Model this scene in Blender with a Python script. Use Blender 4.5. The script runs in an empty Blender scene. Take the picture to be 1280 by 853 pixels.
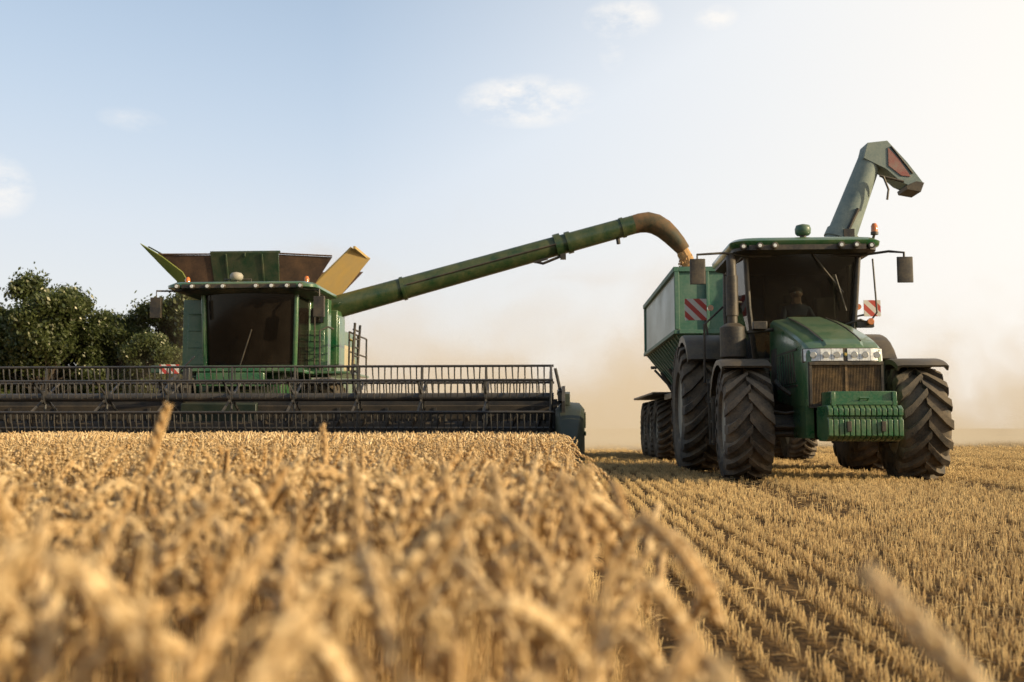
import bpy, bmesh, math, random
import numpy as np
from mathutils import Vector, Matrix, Euler
R=math.radians
random.seed(7); rng=np.random.default_rng(11)
scene=bpy.context.scene
COL=scene.collection

# ------------------------------------------------------------ materials
def nodes(m):
    m.use_nodes=True; nt=m.node_tree; nt.nodes.clear(); return nt,nt.nodes,nt.links
def mth(N,L,op,a,b=None,c=None,clamp=False):
    n=N.new('ShaderNodeMath'); n.operation=op; n.use_clamp=clamp
    for i,x in enumerate((a,b,c)):
        if x is None: continue
        if isinstance(x,(int,float)): n.inputs[i].default_value=x
        else: L.new(x,n.inputs[i])
    return n.outputs[0]
def mixc(N,L,f,a,b):
    n=N.new('ShaderNodeMix'); n.data_type='RGBA'
    for i,x in ((0,f),(6,a),(7,b)):
        if isinstance(x,(int,float)): n.inputs[i].default_value=x
        elif isinstance(x,tuple): n.inputs[i].default_value=(*x[:3],1)
        else: L.new(x,n.inputs[i])
    return n.outputs[2]
def mrange(N,L,x,a,b,c=0,d=1):
    n=N.new('ShaderNodeMapRange'); n.interpolation_type='SMOOTHSTEP'
    for i,v in enumerate((a,b,c,d)): n.inputs[i+1].default_value=v
    L.new(x,n.inputs[0]); return n.outputs[0]
def paint(name,base,rough=.45,metal=0,dust=.35,dustcol=(.42,.31,.17),scale=2.5,bump=.12,coat=0):
    m=bpy.data.materials.new(name); nt,N,L=nodes(m)
    out=N.new('ShaderNodeOutputMaterial'); p=N.new('ShaderNodeBsdfPrincipled'); L.new(p.outputs[0],out.inputs[0])
    tc=N.new('ShaderNodeTexCoord')
    n1=N.new('ShaderNodeTexNoise'); n1.inputs['Scale'].default_value=scale; n1.inputs['Detail'].default_value=8; n1.inputs['Roughness'].default_value=.65
    n2=N.new('ShaderNodeTexNoise'); n2.inputs['Scale'].default_value=scale*14; n2.inputs['Detail'].default_value=5
    L.new(tc.outputs['Object'],n1.inputs[0]); L.new(tc.outputs['Object'],n2.inputs[0])
    g=N.new('ShaderNodeNewGeometry'); s=N.new('ShaderNodeSeparateXYZ'); L.new(g.outputs['Normal'],s.inputs[0])
    up=mth(N,L,'MAXIMUM',s.outputs[2],0)
    a=mth(N,L,'MULTIPLY_ADD',n1.outputs[0],2.2,-.75)
    a=mth(N,L,'ADD',a,mth(N,L,'MULTIPLY_ADD',n2.outputs[0],.8,-.4))
    a=mth(N,L,'ADD',a,mth(N,L,'MULTIPLY',up,.45))
    f=mth(N,L,'MULTIPLY',a,dust*1.6,clamp=True)
    f=mth(N,L,'MINIMUM',f,.9)
    c=mixc(N,L,f,base,dustcol); L.new(c,p.inputs['Base Color'])
    r=mth(N,L,'MULTIPLY_ADD',f,.5,rough,clamp=True); L.new(r,p.inputs['Roughness'])
    p.inputs['Metallic'].default_value=metal
    p.inputs['Coat Weight'].default_value=coat; p.inputs['Coat Roughness'].default_value=.12
    b=N.new('ShaderNodeBump'); b.inputs['Strength'].default_value=bump; b.inputs['Distance'].default_value=.01
    L.new(n2.outputs[0],b.inputs['Height']); L.new(b.outputs[0],p.inputs['Normal'])
    return m
def glass(name,tint,dustamt=.12,dustcol=(.3,.22,.14)):
    m=bpy.data.materials.new(name); nt,N,L=nodes(m)
    out=N.new('ShaderNodeOutputMaterial')
    t=N.new('ShaderNodeBsdfTransparent'); t.inputs[0].default_value=(*tint,1)
    gl=N.new('ShaderNodeBsdfGlossy'); gl.inputs['Roughness'].default_value=.06; gl.inputs[0].default_value=(.8,.8,.8,1)
    d=N.new('ShaderNodeBsdfDiffuse'); d.inputs[0].default_value=(*dustcol,1)
    lw=N.new('ShaderNodeFresnel'); lw.inputs[0].default_value=1.5
    m1=N.new('ShaderNodeMixShader'); L.new(lw.outputs[0],m1.inputs[0]); L.new(t.outputs[0],m1.inputs[1]); L.new(gl.outputs[0],m1.inputs[2])
    tc=N.new('ShaderNodeTexCoord'); n=N.new('ShaderNodeTexNoise'); n.inputs['Scale'].default_value=3; n.inputs['Detail'].default_value=8
    L.new(tc.outputs['Object'],n.inputs[0])
    m2=N.new('ShaderNodeMixShader'); L.new(mth(N,L,'MULTIPLY',n.outputs[0],dustamt*2,clamp=True),m2.inputs[0]); L.new(m1.outputs[0],m2.inputs[1]); L.new(d.outputs[0],m2.inputs[2])
    L.new(m2.outputs[0],out.inputs[0]); return m
def stripes(name):
    m=bpy.data.materials.new(name); nt,N,L=nodes(m)
    out=N.new('ShaderNodeOutputMaterial'); p=N.new('ShaderNodeBsdfPrincipled'); L.new(p.outputs[0],out.inputs[0])
    tc=N.new('ShaderNodeTexCoord'); s=N.new('ShaderNodeSeparateXYZ'); L.new(tc.outputs['Object'],s.inputs[0])
    a=mth(N,L,'ADD',s.outputs[0],s.outputs[2]); a=mth(N,L,'MULTIPLY',a,4.6); a=mth(N,L,'FRACT',a); a=mth(N,L,'GREATER_THAN',a,.5)
    n=N.new('ShaderNodeTexNoise'); n.inputs['Scale'].default_value=8; L.new(tc.outputs['Object'],n.inputs[0])
    c=mixc(N,L,a,(.75,.72,.66),(.55,.03,.03)); c=mixc(N,L,mth(N,L,'MULTIPLY',n.outputs[0],.3),c,(.42,.31,.17))
    L.new(c,p.inputs['Base Color']); p.inputs['Roughness'].default_value=.5; return m

M={}
M['green']=paint('green_paint',(.007,.10,.034),.25,dust=.22,dustcol=(.38,.34,.17),coat=.6)
M['teal']=paint('teal_green_paint',(.012,.10,.06),.4,dust=.2,coat=.2)
M['augergreen']=paint('auger_green_paint',(.012,.045,.014),.35,dust=.28,dustcol=(.26,.22,.08),coat=.3)
M['black']=paint('black_plastic',(.014,.014,.015),.42,dust=.18)
M['dark']=paint('dark_steel',(.018,.018,.02),.48,metal=.2,dust=.18)
M['headersteel']=paint('header_dark_steel',(.022,.025,.031),.32,dust=.15,dustcol=(.30,.23,.14))
M['headerback']=paint('dusty_header_sheet',(.022,.019,.016),.6,dust=.26,dustcol=(.15,.105,.06))
M['divider']=paint('divider_dark_green',(.008,.022,.014),.45,dust=.14,dustcol=(.2,.16,.09))
M['rubber']=paint('tyre_rubber',(.02,.0195,.019),.7,dust=.42,dustcol=(.30,.225,.145),scale=4,bump=.3)
M['rim']=paint('rim_paint',(.34,.32,.27),.5,dust=.4,dustcol=(.42,.34,.22))
M['yellow']=paint('yellow_paint',(.55,.36,.05),.5,dust=.3)
M['wood']=paint('ochre_panel',(.48,.32,.10),.6,dust=.45,dustcol=(.36,.28,.16))
M['flap']=paint('flap_dark_green',(.012,.042,.016),.5,dust=.32,dustcol=(.2,.14,.08))
M['olive']=paint('olive_flap',(.10,.14,.025),.5,dust=.3,dustcol=(.3,.26,.06))
M['brownflap']=paint('dusty_brown_flap',(.05,.028,.018),.7,dust=.45,dustcol=(.22,.12,.065))
M['spout']=paint('grain_worn_spout',(.03,.035,.015),.6,dust=.55,dustcol=(.24,.13,.06),scale=3.5)
M['cart']=paint('cart_green',(.018,.12,.075),.5,dust=.26,dustcol=(.34,.35,.27),scale=1.2)
M['cartside']=paint('cart_side_pale',(.38,.45,.41),.35,dust=.35,dustcol=(.44,.38,.28),scale=1)
M['cartauger']=paint('worn_grey_green',(.13,.18,.175),.5,dust=.65,dustcol=(.33,.36,.30),scale=2.2)
M['red']=paint('faded_red_paint',(.28,.075,.065),.6,dust=.6,dustcol=(.32,.26,.22),scale=6)
M['grille']=paint('grille_dusty',(.06,.04,.024),.7,dust=.6,dustcol=(.40,.26,.12),scale=7)
M['steel']=paint('bright_steel',(.5,.5,.48),.3,metal=.9,dust=.2)
M['cream']=paint('cream_paint',(.45,.40,.26),.5,dust=.4)
M['seat']=paint('seat_fabric',(.02,.02,.02),.8,dust=.03)
M['skin']=paint('skin',(.45,.27,.19),.6,dust=0,bump=.02)
M['shirt']=paint('blue_shirt',(.05,.07,.11),.8,dust=0)
M['hair']=paint('dark_hair',(.03,.02,.012),.7,dust=0)
M['eye']=paint('eye_white',(.7,.7,.68),.2,dust=0,bump=0)
M['grain']=paint('wheat_grain',(.42,.24,.10),.8,dust=.3,dustcol=(.5,.34,.16),scale=12,bump=.6)
M['glass']=glass('tinted_glass',(.56,.58,.56),.035,(.16,.145,.13))
M['cglass']=glass('dusty_dark_glass',(.09,.085,.08),.07,(.15,.115,.085))
M['stripe']=stripes('red_white_stripes')
def lens(name,col,rough=.1):
    m=bpy.data.materials.new(name); nt,N,L=nodes(m); out=N.new('ShaderNodeOutputMaterial'); p=N.new('ShaderNodeBsdfPrincipled'); L.new(p.outputs[0],out.inputs[0])
    n=N.new('ShaderNodeTexVoronoi'); n.inputs['Scale'].default_value=26; tc=N.new('ShaderNodeTexCoord'); L.new(tc.outputs['Object'],n.inputs[0])
    L.new(mixc(N,L,mth(N,L,'MULTIPLY',n.outputs[0],.8),col,tuple(c*.4 for c in col)),p.inputs['Base Color'])
    p.inputs['Roughness'].default_value=rough; p.inputs['Coat Weight'].default_value=1; return m
M['lens']=lens('clear_lens',(.92,.91,.87)); M['amber']=lens('amber_lens',(.8,.22,.02))

# ------------------------------------------------------------ mesh builder
class MB:
    def __init__(s): s.v=[]; s.f=[]; s.m=[]
    def add(s,vs,fs,mi=0):
        o=len(s.v); s.v+= [tuple(v) for v in vs]; s.f+=[tuple(i+o for i in f) for f in fs]; s.m+=[mi]*len(fs); return s
    def box(s,c,d,mi=0,rot=(0,0,0)):
        e=Euler(rot).to_matrix(); c=Vector(c); vs=[]
        for x in(-.5,.5):
            for y in(-.5,.5):
                for z in(-.5,.5): vs.append(c+e@Vector((x*d[0],y*d[1],z*d[2])))
        return s.add(vs,[(0,1,3,2),(4,6,7,5),(0,4,5,1),(2,3,7,6),(0,2,6,4),(1,5,7,3)],mi)
    def tube(s,pts,r,n=8,mi=0,caps=True):
        pts=[Vector(p) for p in pts]; k=len(pts)
        rs=r if isinstance(r,(list,tuple)) else [r]*k
        vs=[];prev=None
        for i,p in enumerate(pts):
            t=(pts[min(i+1,k-1)]-pts[max(i-1,0)]).normalized()
            if prev is None:
                a=Vector((0,0,1)) if abs(t.z)<.9 else Vector((0,1,0)); u=t.cross(a).normalized()
            else: u=(prev-t*prev.dot(t)).normalized()
            prev=u; w=t.cross(u)
            for j in range(n):
                an=2*math.pi*j/n; vs.append(p+(u*math.cos(an)+w*math.sin(an))*rs[i])
        fs=[(i*n+j,i*n+(j+1)%n,(i+1)*n+(j+1)%n,(i+1)*n+j) for i in range(k-1) for j in range(n)]
        if caps: fs+=[tuple(range(n)),tuple((k-1)*n+j for j in range(n))]
        return s.add(vs,fs,mi)
    def cyl(s,a,b,r,r2=None,n=16,mi=0): return s.tube([a,b],[r,r if r2 is None else r2],n,mi)
    def prism(s,pts,axis,a,b,mi=0):
        def P(p,t): return {'x':(t,p[0],p[1]),'y':(p[0],t,p[1]),'z':(p[0],p[1],t)}[axis]
        n=len(pts); vs=[P(p,a) for p in pts]+[P(p,b) for p in pts]
        return s.add(vs,[tuple(range(n)),tuple(range(n,2*n))]+[(i,(i+1)%n,n+(i+1)%n,n+i) for i in range(n)],mi)
    def loft(s,secs,mi=0,caps=True,closed=True):
        n=len(secs[0]); vs=[p for q in secs for p in q]; k=len(secs)
        fs=[(i*n+j,i*n+(j+1)%n,(i+1)*n+(j+1)%n,(i+1)*n+j) for i in range(k-1) for j in range(n if closed else n-1)]
        if caps: fs+=[tuple(range(n)),tuple((k-1)*n+j for j in range(n))]
        return s.add(vs,fs,mi)
    def lathe(s,prof,c=(0,0,0),n=32,mi=0,axis='x'):
        secs=[]
        for r,x in prof:
            q=[]
            for j in range(n):
                a=2*math.pi*j/n
                p={'x':(x,r*math.cos(a),r*math.sin(a)),'z':(r*math.cos(a),r*math.sin(a),x),'y':(r*math.cos(a),x,r*math.sin(a))}[axis]
                q.append((p[0]+c[0],p[1]+c[1],p[2]+c[2]))
            secs.append(q)
        return s.loft(secs,mi,caps=True)
    def plate(s,p,t=.02,mi=0):
        p=[Vector(q) for q in p]; nn=(p[1]-p[0]).cross(p[-1]-p[0]).normalized()*t
        n=len(p); vs=p+[q+nn for q in p]
        return s.add(vs,[tuple(range(n)),tuple(range(n,2*n))]+[(i,(i+1)%n,n+(i+1)%n,n+i) for i in range(n)],mi)
    def dome(s,c,r,h,mi=0,n=16):
        pr=[(r*math.cos(a),h*math.sin(a)) for a in [i*math.pi/2/6 for i in range(6)]]+[(r*.05,h)]
        return s.lathe(pr,c,n,mi,'z')
def make(name,mb,mats,parent=None,bevel=0,loc=(0,0,0),rot=(0,0,0),ang=35,smooth=True):
    me=bpy.data.meshes.new(name); me.from_pydata(mb.v,[],mb.f)
    for m in mats: me.materials.append(M[m])
    me.polygons.foreach_set('material_index',mb.m)
    bm=bmesh.new(); bm.from_mesh(me); bmesh.ops.recalc_face_normals(bm,faces=bm.faces); bm.to_mesh(me); bm.free()
    if smooth:
        me.polygons.foreach_set('use_smooth',[True]*len(me.polygons)); me.set_sharp_from_angle(angle=R(ang))
    o=bpy.data.objects.new(name,me); COL.objects.link(o); o.location=loc; o.rotation_euler=rot
    if parent: o.parent=parent
    if bevel:
        b=o.modifiers.new('bevel','BEVEL'); b.width=bevel; b.segments=2; b.limit_method='ANGLE'; b.angle_limit=R(40)
    return o
def empty(name,loc=(0,0,0),rz=0,parent=None,label=None,cat=None):
    o=bpy.data.objects.new(name,None); COL.objects.link(o); o.location=loc; o.rotation_euler=(0,0,rz); o.empty_display_size=.2
    if parent: o.parent=parent
    if label: o['label']=label; o['category']=cat
    return o

def tyre_mesh(r,w,rr,nl):
    b=MB(); h=w/2; dp=.055+.02*r
    b.lathe([(rr,-h*.75),(rr+.03,-h*.95),(rr+(r-rr)*.5,-h*1.02),(r-dp-.06,-h*.96),(r-dp-.015,-h*.8),(r-dp,0),(r-dp-.015,h*.8),(r-dp-.06,h*.96),(rr+(r-rr)*.5,h*1.02),(rr+.03,h*.95),(rr,h*.75)],n=56)
    da=2*math.pi/nl
    for s in(-1,1):
        for i in range(nl):
            a0=(i+(.5 if s>0 else 0))*da; secs=[]
            for t,aoff,rad in((-.06,0,r),(.3,.45,r-.002),(.65,.85,r-.012),(.97,1.1,r-.035),(1.04,1.16,r-.13)):
                a=a0+aoff*da*1.0; x=s*h*t; wd=da*.15*(1+.3*t)
                q=[]
                for ra,sa in((rad-dp-.03,-wd*1.3),(rad,-wd),(rad,wd),(rad-dp-.03,wd*1.3)):
                    q.append((x,-ra*math.sin(a+sa),ra*math.cos(a+sa)))
                secs.append(q)
            b.loft(secs)
    return b
def rim_mesh(w,rr,side):
    b=MB(); h=w/2
    e=side*h
    b.lathe([(rr+.005,e*.76),(rr+.02,e*.80),(rr-.02,e*.80),(rr-.05,e*.45),(rr*.75,e*.25),(rr*.45,e*.2),(rr*.42,e*.5),(rr*.25,e*.62),(.02,e*.62)],n=40)
    b.lathe([(rr+.004,-e*.76),(rr-.03,-e*.8),(rr-.05,-e*.4),(rr*.8,e*.1),(.02,e*.1)],n=40)
    for i in range(8):
        a=i*math.pi/4; b.cyl((e*.2,rr*.6*math.cos(a),rr*.6*math.sin(a)),(e*.32,rr*.6*math.cos(a),rr*.6*math.sin(a)),.022,n=6,mi=1)
    return b
def wheel(parent,loc,r,w,rr,nl,side,rz=0,tm={}):
    e=empty('wheel',loc,rz,parent)
    k=(r,w)
    if k not in tm: tm[k]=make('tyre',tyre_mesh(r,w,rr,nl),['rubber'],e,ang=40); t=tm[k]
    else:
        t=tm[k].copy(); COL.objects.link(t); t.parent=e
    t.rotation_euler=(random.random()*.3,0,0)
    make('rim',rim_mesh(w,rr,side),['rim','dark'],e)
    return e

# ============================================================ TRACTOR
TX,TY,TR=4.30,13.6,-R(3.5)
tr=empty('tractor',(TX,TY,0),TR,label='large green farm tractor with dusty tyres pulling a grain cart',cat='tractor')
for s in(-1,1):
    wheel(tr,(s*1.13,0,.765),.765,.62,.42,16,s,rz=-R(2))
    wheel(tr,(s*1.36,3.05,1.05),1.05,.70,.56,20,s)
b=MB(); b.box((0,1.0,.88),(.5,4.3,.38)); b.box((0,-.65,.8),(.62,.7,.5)); b.box((0,2.9,.95),(.8,1.2,.7))
b.tube([(-.95,0,.77),(-.4,0,.74),(.4,0,.74),(.95,0,.77)],[.12,.13,.13,.12],12); b.box((0,0,.75),(.5,.35,.35))
b.cyl((-1.1,3.05,1.05),(1.1,3.05,1.05),.16); b.tube([(-.9,-.2,.72),(.9,-.2,.72)],.03)
for s in(-1,1): b.cyl((s*.82,0,.5),(s*.82,0,1.0),.09,n=10); b.tube([(s*.3,-.1,.62),(s*.8,-.05,.62)],.045,10)
b.box((0,-1.2,.8),(.5,.6,.2)); b.box((0,4.0,.6),(.2,1.2,.08)); b.tube([(-.25,3.6,.9),(-.45,4.2,.6)],.05); b.tube([(.25,3.6,.9),(.45,4.2,.6)],.05)
make('chassis',b,['dark'],tr,.012)
# hood
def hsec(y,w,zb,zt):
    q=[(-w,y,zb),(-w*1.02,y,zb+(zt-zb)*.5)]
    for i in range(4):
        a=R(180-90*i/3); q.append((-w*.84+w*.16*math.cos(a),y,zt-.115+.09*math.sin(a)))
    q.append((-w*.54,y,zt-.006)); q.append((-w*.46,y,zt+.022)); return q+[(-x,y_,z) for x,y_,z in q[::-1]]
b=MB(); b.loft([hsec(-.93,.43,1.0,1.68),hsec(-.90,.465,.98,1.745),hsec(-.82,.485,.98,1.80),hsec(-.65,.495,.98,1.865),hsec(-.4,.5,.98,1.945),hsec(-.1,.505,1.0,2.03),hsec(.4,.505,1.05,2.16),hsec(1.0,.505,1.1,2.29),hsec(1.25,.505,1.1,2.34)])
b.box((-.44,-.5,.82),(.1,.75,.5)); b.box((.44,-.5,.82),(.1,.75,.5))
make('hood',b,['green'],tr,0,ang=24)
for s in(-1,1):
    b=MB()
    b.tube([(s*.24,-.80,1.825),(s*.25,-.6,1.895),(s*.26,-.1,2.052),(s*.27,.4,2.18),(s*.27,1.0,2.31)],.012,6)
    make('hood_trim',b,['black'],tr)
    b=MB()
    for i in range(9): b.box((s*.515,-.35+i*.16,1.5),(.012,.05,.42),rot=(R(-15),0,0))
    b.box((s*.508,.3,1.26),(.012,1.6,.03)); b.box((s*.508,.3,1.74),(.012,1.6,.03)); b.box((s*.512,.95,1.55),(.014,.4,.6))
    make('hood_vent',b,['black'],tr)
b=MB(); b.box((0,-.935,1.25),(.86,.05,.5),1)
for i in range(46):
    b.box((-.42+i*.01865,-.968,1.25),(.007,.02,.5),0)
for i in range(26): b.box((0,-.965,1.01+i*.0192),(.86,.014,.006),0)
b.box((0,-.975,1.25),(.03,.03,.5),0)
b.box((-.445,-.95,1.25),(.03,.1,.54),1); b.box((.445,-.95,1.25),(.03,.1,.54),1); b.box((0,-.95,.98),(.92,.1,.05),1); b.box((0,-.96,1.52),(.92,.1,.04),1)
make('grille',b,['grille','dark'],tr)
def band(x0,x1,z0,z1,out,n=6):
    secs=[]
    for i in range(n+1):
        x=x0+(x1-x0)*i/n; ax=abs(x); yy=-.965-out+max(0,ax-.30)**2*3.2
        secs.append([(x,yy,z0),(x,yy+.02,z1),(x,yy+.06,z1),(x,yy+.06,z0)])
    return secs
b=MB(); b.loft(band(-.50,.50,1.54,1.72,0,24)); make('headlight_housing',b,['dark'],tr,.004)
for s in(-1,1):
    b=MB()
    for x0,x1 in((.028,.17),(.176,.31),(.316,.495)):
        b.loft(band(s*x0,s*x1,1.555,1.71,.012))
    for x in(.108,.245,.40):
        yy=-.98+max(0,x-.30)**2*3.2
        b.lathe([(.042,-.012),(.036,-.014),(.03,-.004),(.012,-.002)],(s*x,yy,1.63),16,1,'y')
    make('headlight',b,['lens','steel'],tr)
b=MB(); b.lathe([(.026,-.985),(.026,-.97)],(0,0,1.635),18,0,'y'); b.prism([(-.014,1.62),(.014,1.62),(.019,1.646),(.007,1.653),(-.016,1.649)],'y',-.995,-.98,1)
make('emblem',b,['green','yellow'],tr)
# front weight
b=MB()
for i in range(14):
    x=-.41+i*.0631; b.prism([(-1.72,.57),(-1.78,.61),(-1.78,.80),(-1.735,.815),(-1.735,.835),(-1.78,.85),(-1.78,.93),(-1.72,.97),(-1.25,.97),(-1.2,.9),(-1.2,.60),(-1.3,.54),(-1.6,.54)],'x',x-.026,x+.026)
b.box((0,-1.48,.74),(.86,.48,.3)); b.box((0,-1.47,1.04),(.76,.44,.2)); b.box((0,-1.70,1.0),(.78,.04,.05)); b.box((-.36,-1.70,1.05),(.05,.05,.17)); b.box((.36,-1.70,1.05),(.05,.05,.17))
make('front_weight',b,['green'],tr,.006)
b=MB(); b.tube([(-.05,-1.70,1.03),(-.05,-1.74,1.06),(.05,-1.74,1.06),(.05,-1.70,1.03)],.012)
make('weight_handle',b,['green'],tr)
for x in(-.2,.2):
    b=MB(); b.box((x,-1.795,.72),(.05,.03,.12)); make('weight_latch',b,['dark'],tr,.004)
def fender(cx,cy,cz,r,w,a0,a1,t=.03,lip=.05):
    b=MB(); secs=[]
    for i in range(13):
        a=R(a0+(a1-a0)*i/12); q=[]
        for x,ro in((-w/2,-lip),(-w/2,t*.6),(-w/2+.05,t),(w/2-.05,t),(w/2,t*.6),(w/2,-lip),(w/2-.02,-lip),(w/2-.04,0),(-w/2+.04,0),(-w/2+.02,-lip)):
            q.append((cx+x,cy-(r+ro)*math.sin(a),cz+(r+ro)*math.cos(a)))
        secs.append(q)
    b.loft(secs); return b
for s in(-1,1):
    b=fender(s*1.15,0,.765,.85,.66,-62,30)
    b.tube([(s*.8,.1,1.0),(s*.82,.15,1.6)],.03)
    make('front_fender',b,['black'],tr)
    b=fender(s*1.3,3.05,1.05,1.17,.66,-70,52,.04,.08); b.plate([(s*.95,2.0,1.3),(s*.95,3.9,1.3),(s*.95,3.6,2.1),(s*.95,2.5,2.1)],.03*s)
    make('rear_fender',b,['black'],tr)
    b=MB(); b.loft([[(s*.55,.75,.6),(s*.98,.75,.62),(s*1.0,.75,1.2),(s*.55,.75,1.3)],[(s*.55,.85,.52),(s*1.02,.85,.55),(s*1.05,.85,1.25),(s*.55,.85,1.36)],[(s*.55,1.9,.52),(s*1.02,1.9,.55),(s*1.05,1.9,1.25),(s*.55,1.9,1.36)]])
    make('fuel_tank',b,['black'],tr,.03)
b=MB()
for i in range(4): b.box((-1.22,1.2+i*.06,.5+i*.3),(.34,.3,.035))
for y in(1.05,1.42): b.box((-1.39,y+.1,.95),(.03,.04,1.0),rot=(R(-9),0,0))
make('step',b,['dark'],tr)
b=MB(); b.tube([(-1.05,.95,1.5),(-1.12,.9,2.2),(-1.05,1.2,2.6),(-.9,1.35,2.6)],.018); make('handrail',b,['dark'],tr)
b=MB(); b.tube([(-1.42,1.75,1.4),(-1.42,1.7,2.3),(-1.1,1.9,2.6)],.018); make('handrail',b,['dark'],tr)
b=MB(); b.tube([(-.5,-.1,1.15),(-.62,.0,1.25),(-.6,.4,1.35),(-.5,.7,1.3)],.03); make('hydraulic_hose',b,['black'],tr)
for s in(-1,1):
    b=MB(); b.tube([(s*.3,-.2,.95),(s*.6,-.15,.9),(s*.85,-.05,.95)],.018); make('hydraulic_hose',b,['black'],tr)
# cab
b=MB()
F0=(.70,1.42,1.72);F1=(.84,1.28,3.32);B0=(.9,2.15,1.72);B1=(.92,2.15,3.32);C0=(.86,2.95,1.9);C1=(.88,3.0,3.32)
for s in(-1,1):
    for p,q,r in((F0,F1,.042),(B0,B1,.035),(C0,C1,.045)):
        b.tube([(s*p[0],p[1],p[2]),(s*(p[0]+q[0])/2*1.03,(p[1]+q[1])/2,(p[2]+q[2])/2),(s*q[0],q[1],q[2])],r,8)
    b.tube([(s*F0[0],F0[1],F0[2]),(s*B0[0],B0[1],B0[2]),(s*C0[0],C0[1],C0[2])],.04)
b.tube([(-.70,1.42,1.72),(0,1.3,1.72),(.70,1.42,1.72)],.04); b.tube([(-.86,2.98,1.9),(.86,2.98,1.9)],.04)
b.box((0,2.2,1.62),(1.75,1.6,.22)); b.box((0,2.2,1.4),(1.3,1.5,.3)); b.box((0,1.45,1.85),(1.1,.1,.35)); b.box((0,2.95,2.0),(1.7,.06,.5))
b.box((0,2.15,3.29),(1.8,1.9,.05)); b.box((0,2.98,2.85),(.5,.05,.9)); b.box((.72,2.9,2.4),(.3,.2,.9))
make('cab_frame',b,['black'],tr,.008)
def pane(name,pts,mat,parent):
    b=MB(); b.plate(pts,.008); return make(name,b,[mat],parent)
b=MB(); secs=[]
for i in range(9):
    t=i/8*2-1; bl=.12*(1-t*t); secs.append([(t*.69,1.42-bl,1.74),(t*.83,1.28-bl,3.30),(t*.83,1.29-bl,3.30),(t*.69,1.43-bl,1.74)])
b.loft(secs); make('windshield',b,['glass'],tr)
for s in(-1,1):
    pane('side_window',[(s*.72,1.45,1.76),(s*.91,2.12,1.76),(s*.93,2.12,3.3),(s*.85,1.31,3.3)],'glass',tr)
    pane('side_window',[(s*.91,2.18,1.76),(s*.87,2.93,1.93),(s*.89,2.96,3.3),(s*.93,2.18,3.3)],'glass',tr)
pane('rear_window',[(-.84,2.98,2.25),(.84,2.98,2.25),(.86,3.02,3.28),(-.86,3.02,3.28)],'cglass',tr)
def rr(hx,y0,y1,z,c=.25,n=5):
    q=[]
    for (sx,sy,a0) in((1,1,0),(-1,1,90),(-1,-1,180),(1,-1,270)):
        for i in range(n):
            a=R(a0+90*i/(n-1)); cx=sx*(hx-c); cy=(y1-c) if sy>0 else (y0+c)
            q.append((cx+c*math.cos(a),cy+c*math.sin(a),z))
    return q
b=MB(); b.loft([rr(1.0,1.0,3.15,3.36),rr(1.10,.9,3.22,3.40),rr(1.11,.88,3.22,3.46),rr(1.05,.95,3.18,3.51),rr(.90,1.1,3.05,3.545),rr(.5,1.5,2.7,3.56)])
make('roof',b,['green'],tr,ang=60)
b=MB(); b.loft([rr(.93,1.02,3.12,3.30),rr(1.06,.93,3.18,3.33),rr(1.06,.93,3.18,3.375)]); b.box((0,.93,3.37),(1.7,.06,.09))
make('roof_visor',b,['black'],tr)
for x in(-.93,-.70,-.48,.48,.70,.93):
    yy=.9 if abs(x)<.9 else .96
    b=MB(); b.lathe([(.046,0),(.05,-.05),(.042,-.06)],(x,yy,3.38),14,0,'y'); b.lathe([(.030,-.055),(.025,-.064)],(x,yy,3.38),14,1,'y')
    make('work_light',b,['black','lens'],tr)
b=MB(); b.cyl((.02,1.25,3.52),(.02,1.25,3.62),.05); b.lathe([(.09,3.60),(.115,3.63),(.12,3.70),(.10,3.75),(.03,3.77)],(.02,1.25,0),20,1,'z')
make('satellite_receiver',b,['black','teal'],tr,ang=60)
b=MB(); b.tube([(1.02,1.2,3.45),(1.05,1.15,3.6)],.02,mi=0); b.cyl((1.05,1.15,3.58),(1.05,1.15,3.62),.055,mi=0); b.lathe([(.05,3.62),(.05,3.71),(.03,3.75),(.005,3.755)],(1.05,1.15,0),14,1,'z')
make('beacon',b,['black','amber'],tr)
b=MB(); ex,ey=-1.10,.98
b.tube([(ex,ey,1.5),(ex,ey,1.72),(ex,ey,1.74),(ex,ey,2.18),(ex,ey,2.24)],[.12,.14,.19,.19,.1],18)
b.tube([(ex,ey,2.2),(ex+.0,ey,3.05),(ex,ey+.02,3.16),(ex,ey+.1,3.24)],[.075,.07,.07,.07],14); b.tube([(ex,ey,2.35),(ex,ey,2.95)],.09,14)
b.tube([(ex+.1,ey,1.6),(ex+.5,ey+.1,1.5)],.08,12); b.box((ex+.02,ey+.1,1.45),(.3,.3,.12))
make('exhaust',b,['dark'],tr,.004)
for s,xo in((-1,1.60),(1,1.42)):
    b=MB(); b.tube([(s*.85,1.2,3.28),(s*1.2,1.0,3.3),(s*xo,1.0,3.28),(s*xo,1.0,3.0)],.02)
    n=len(b.v); b.loft([rr(.115,-.05,.0,z,.02,3) for z in(-.19,-.17,.17,.19)])
    for i in range(n,len(b.v)): x,y,z=b.v[i]; b.v[i]=(x+s*xo,y+1.0,z+3.02)
    b.box((s*xo,.995+.008,3.02),(.2,.008,.33),1)
    make('mirror',b,['black','steel'],tr,.006)
for s,xx,sz in((-1,1.40,.36),(1,1.50,.27)):
    b=MB(); b.box((s*xx,2.9,2.68),(sz,.02,sz)); make('warning_board',b,['stripe'],tr)
    b=MB(); b.tube([(s*1.2,2.9,2.2),(s*1.25,2.92,2.55),(s*xx,2.93,2.6)],.02); b.lathe([(.05,-.06),(.05,0)],(s*(xx-.24),2.9,2.7),12,1,'y'); make('marker_bracket',b,['dark','amber'],tr)
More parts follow.
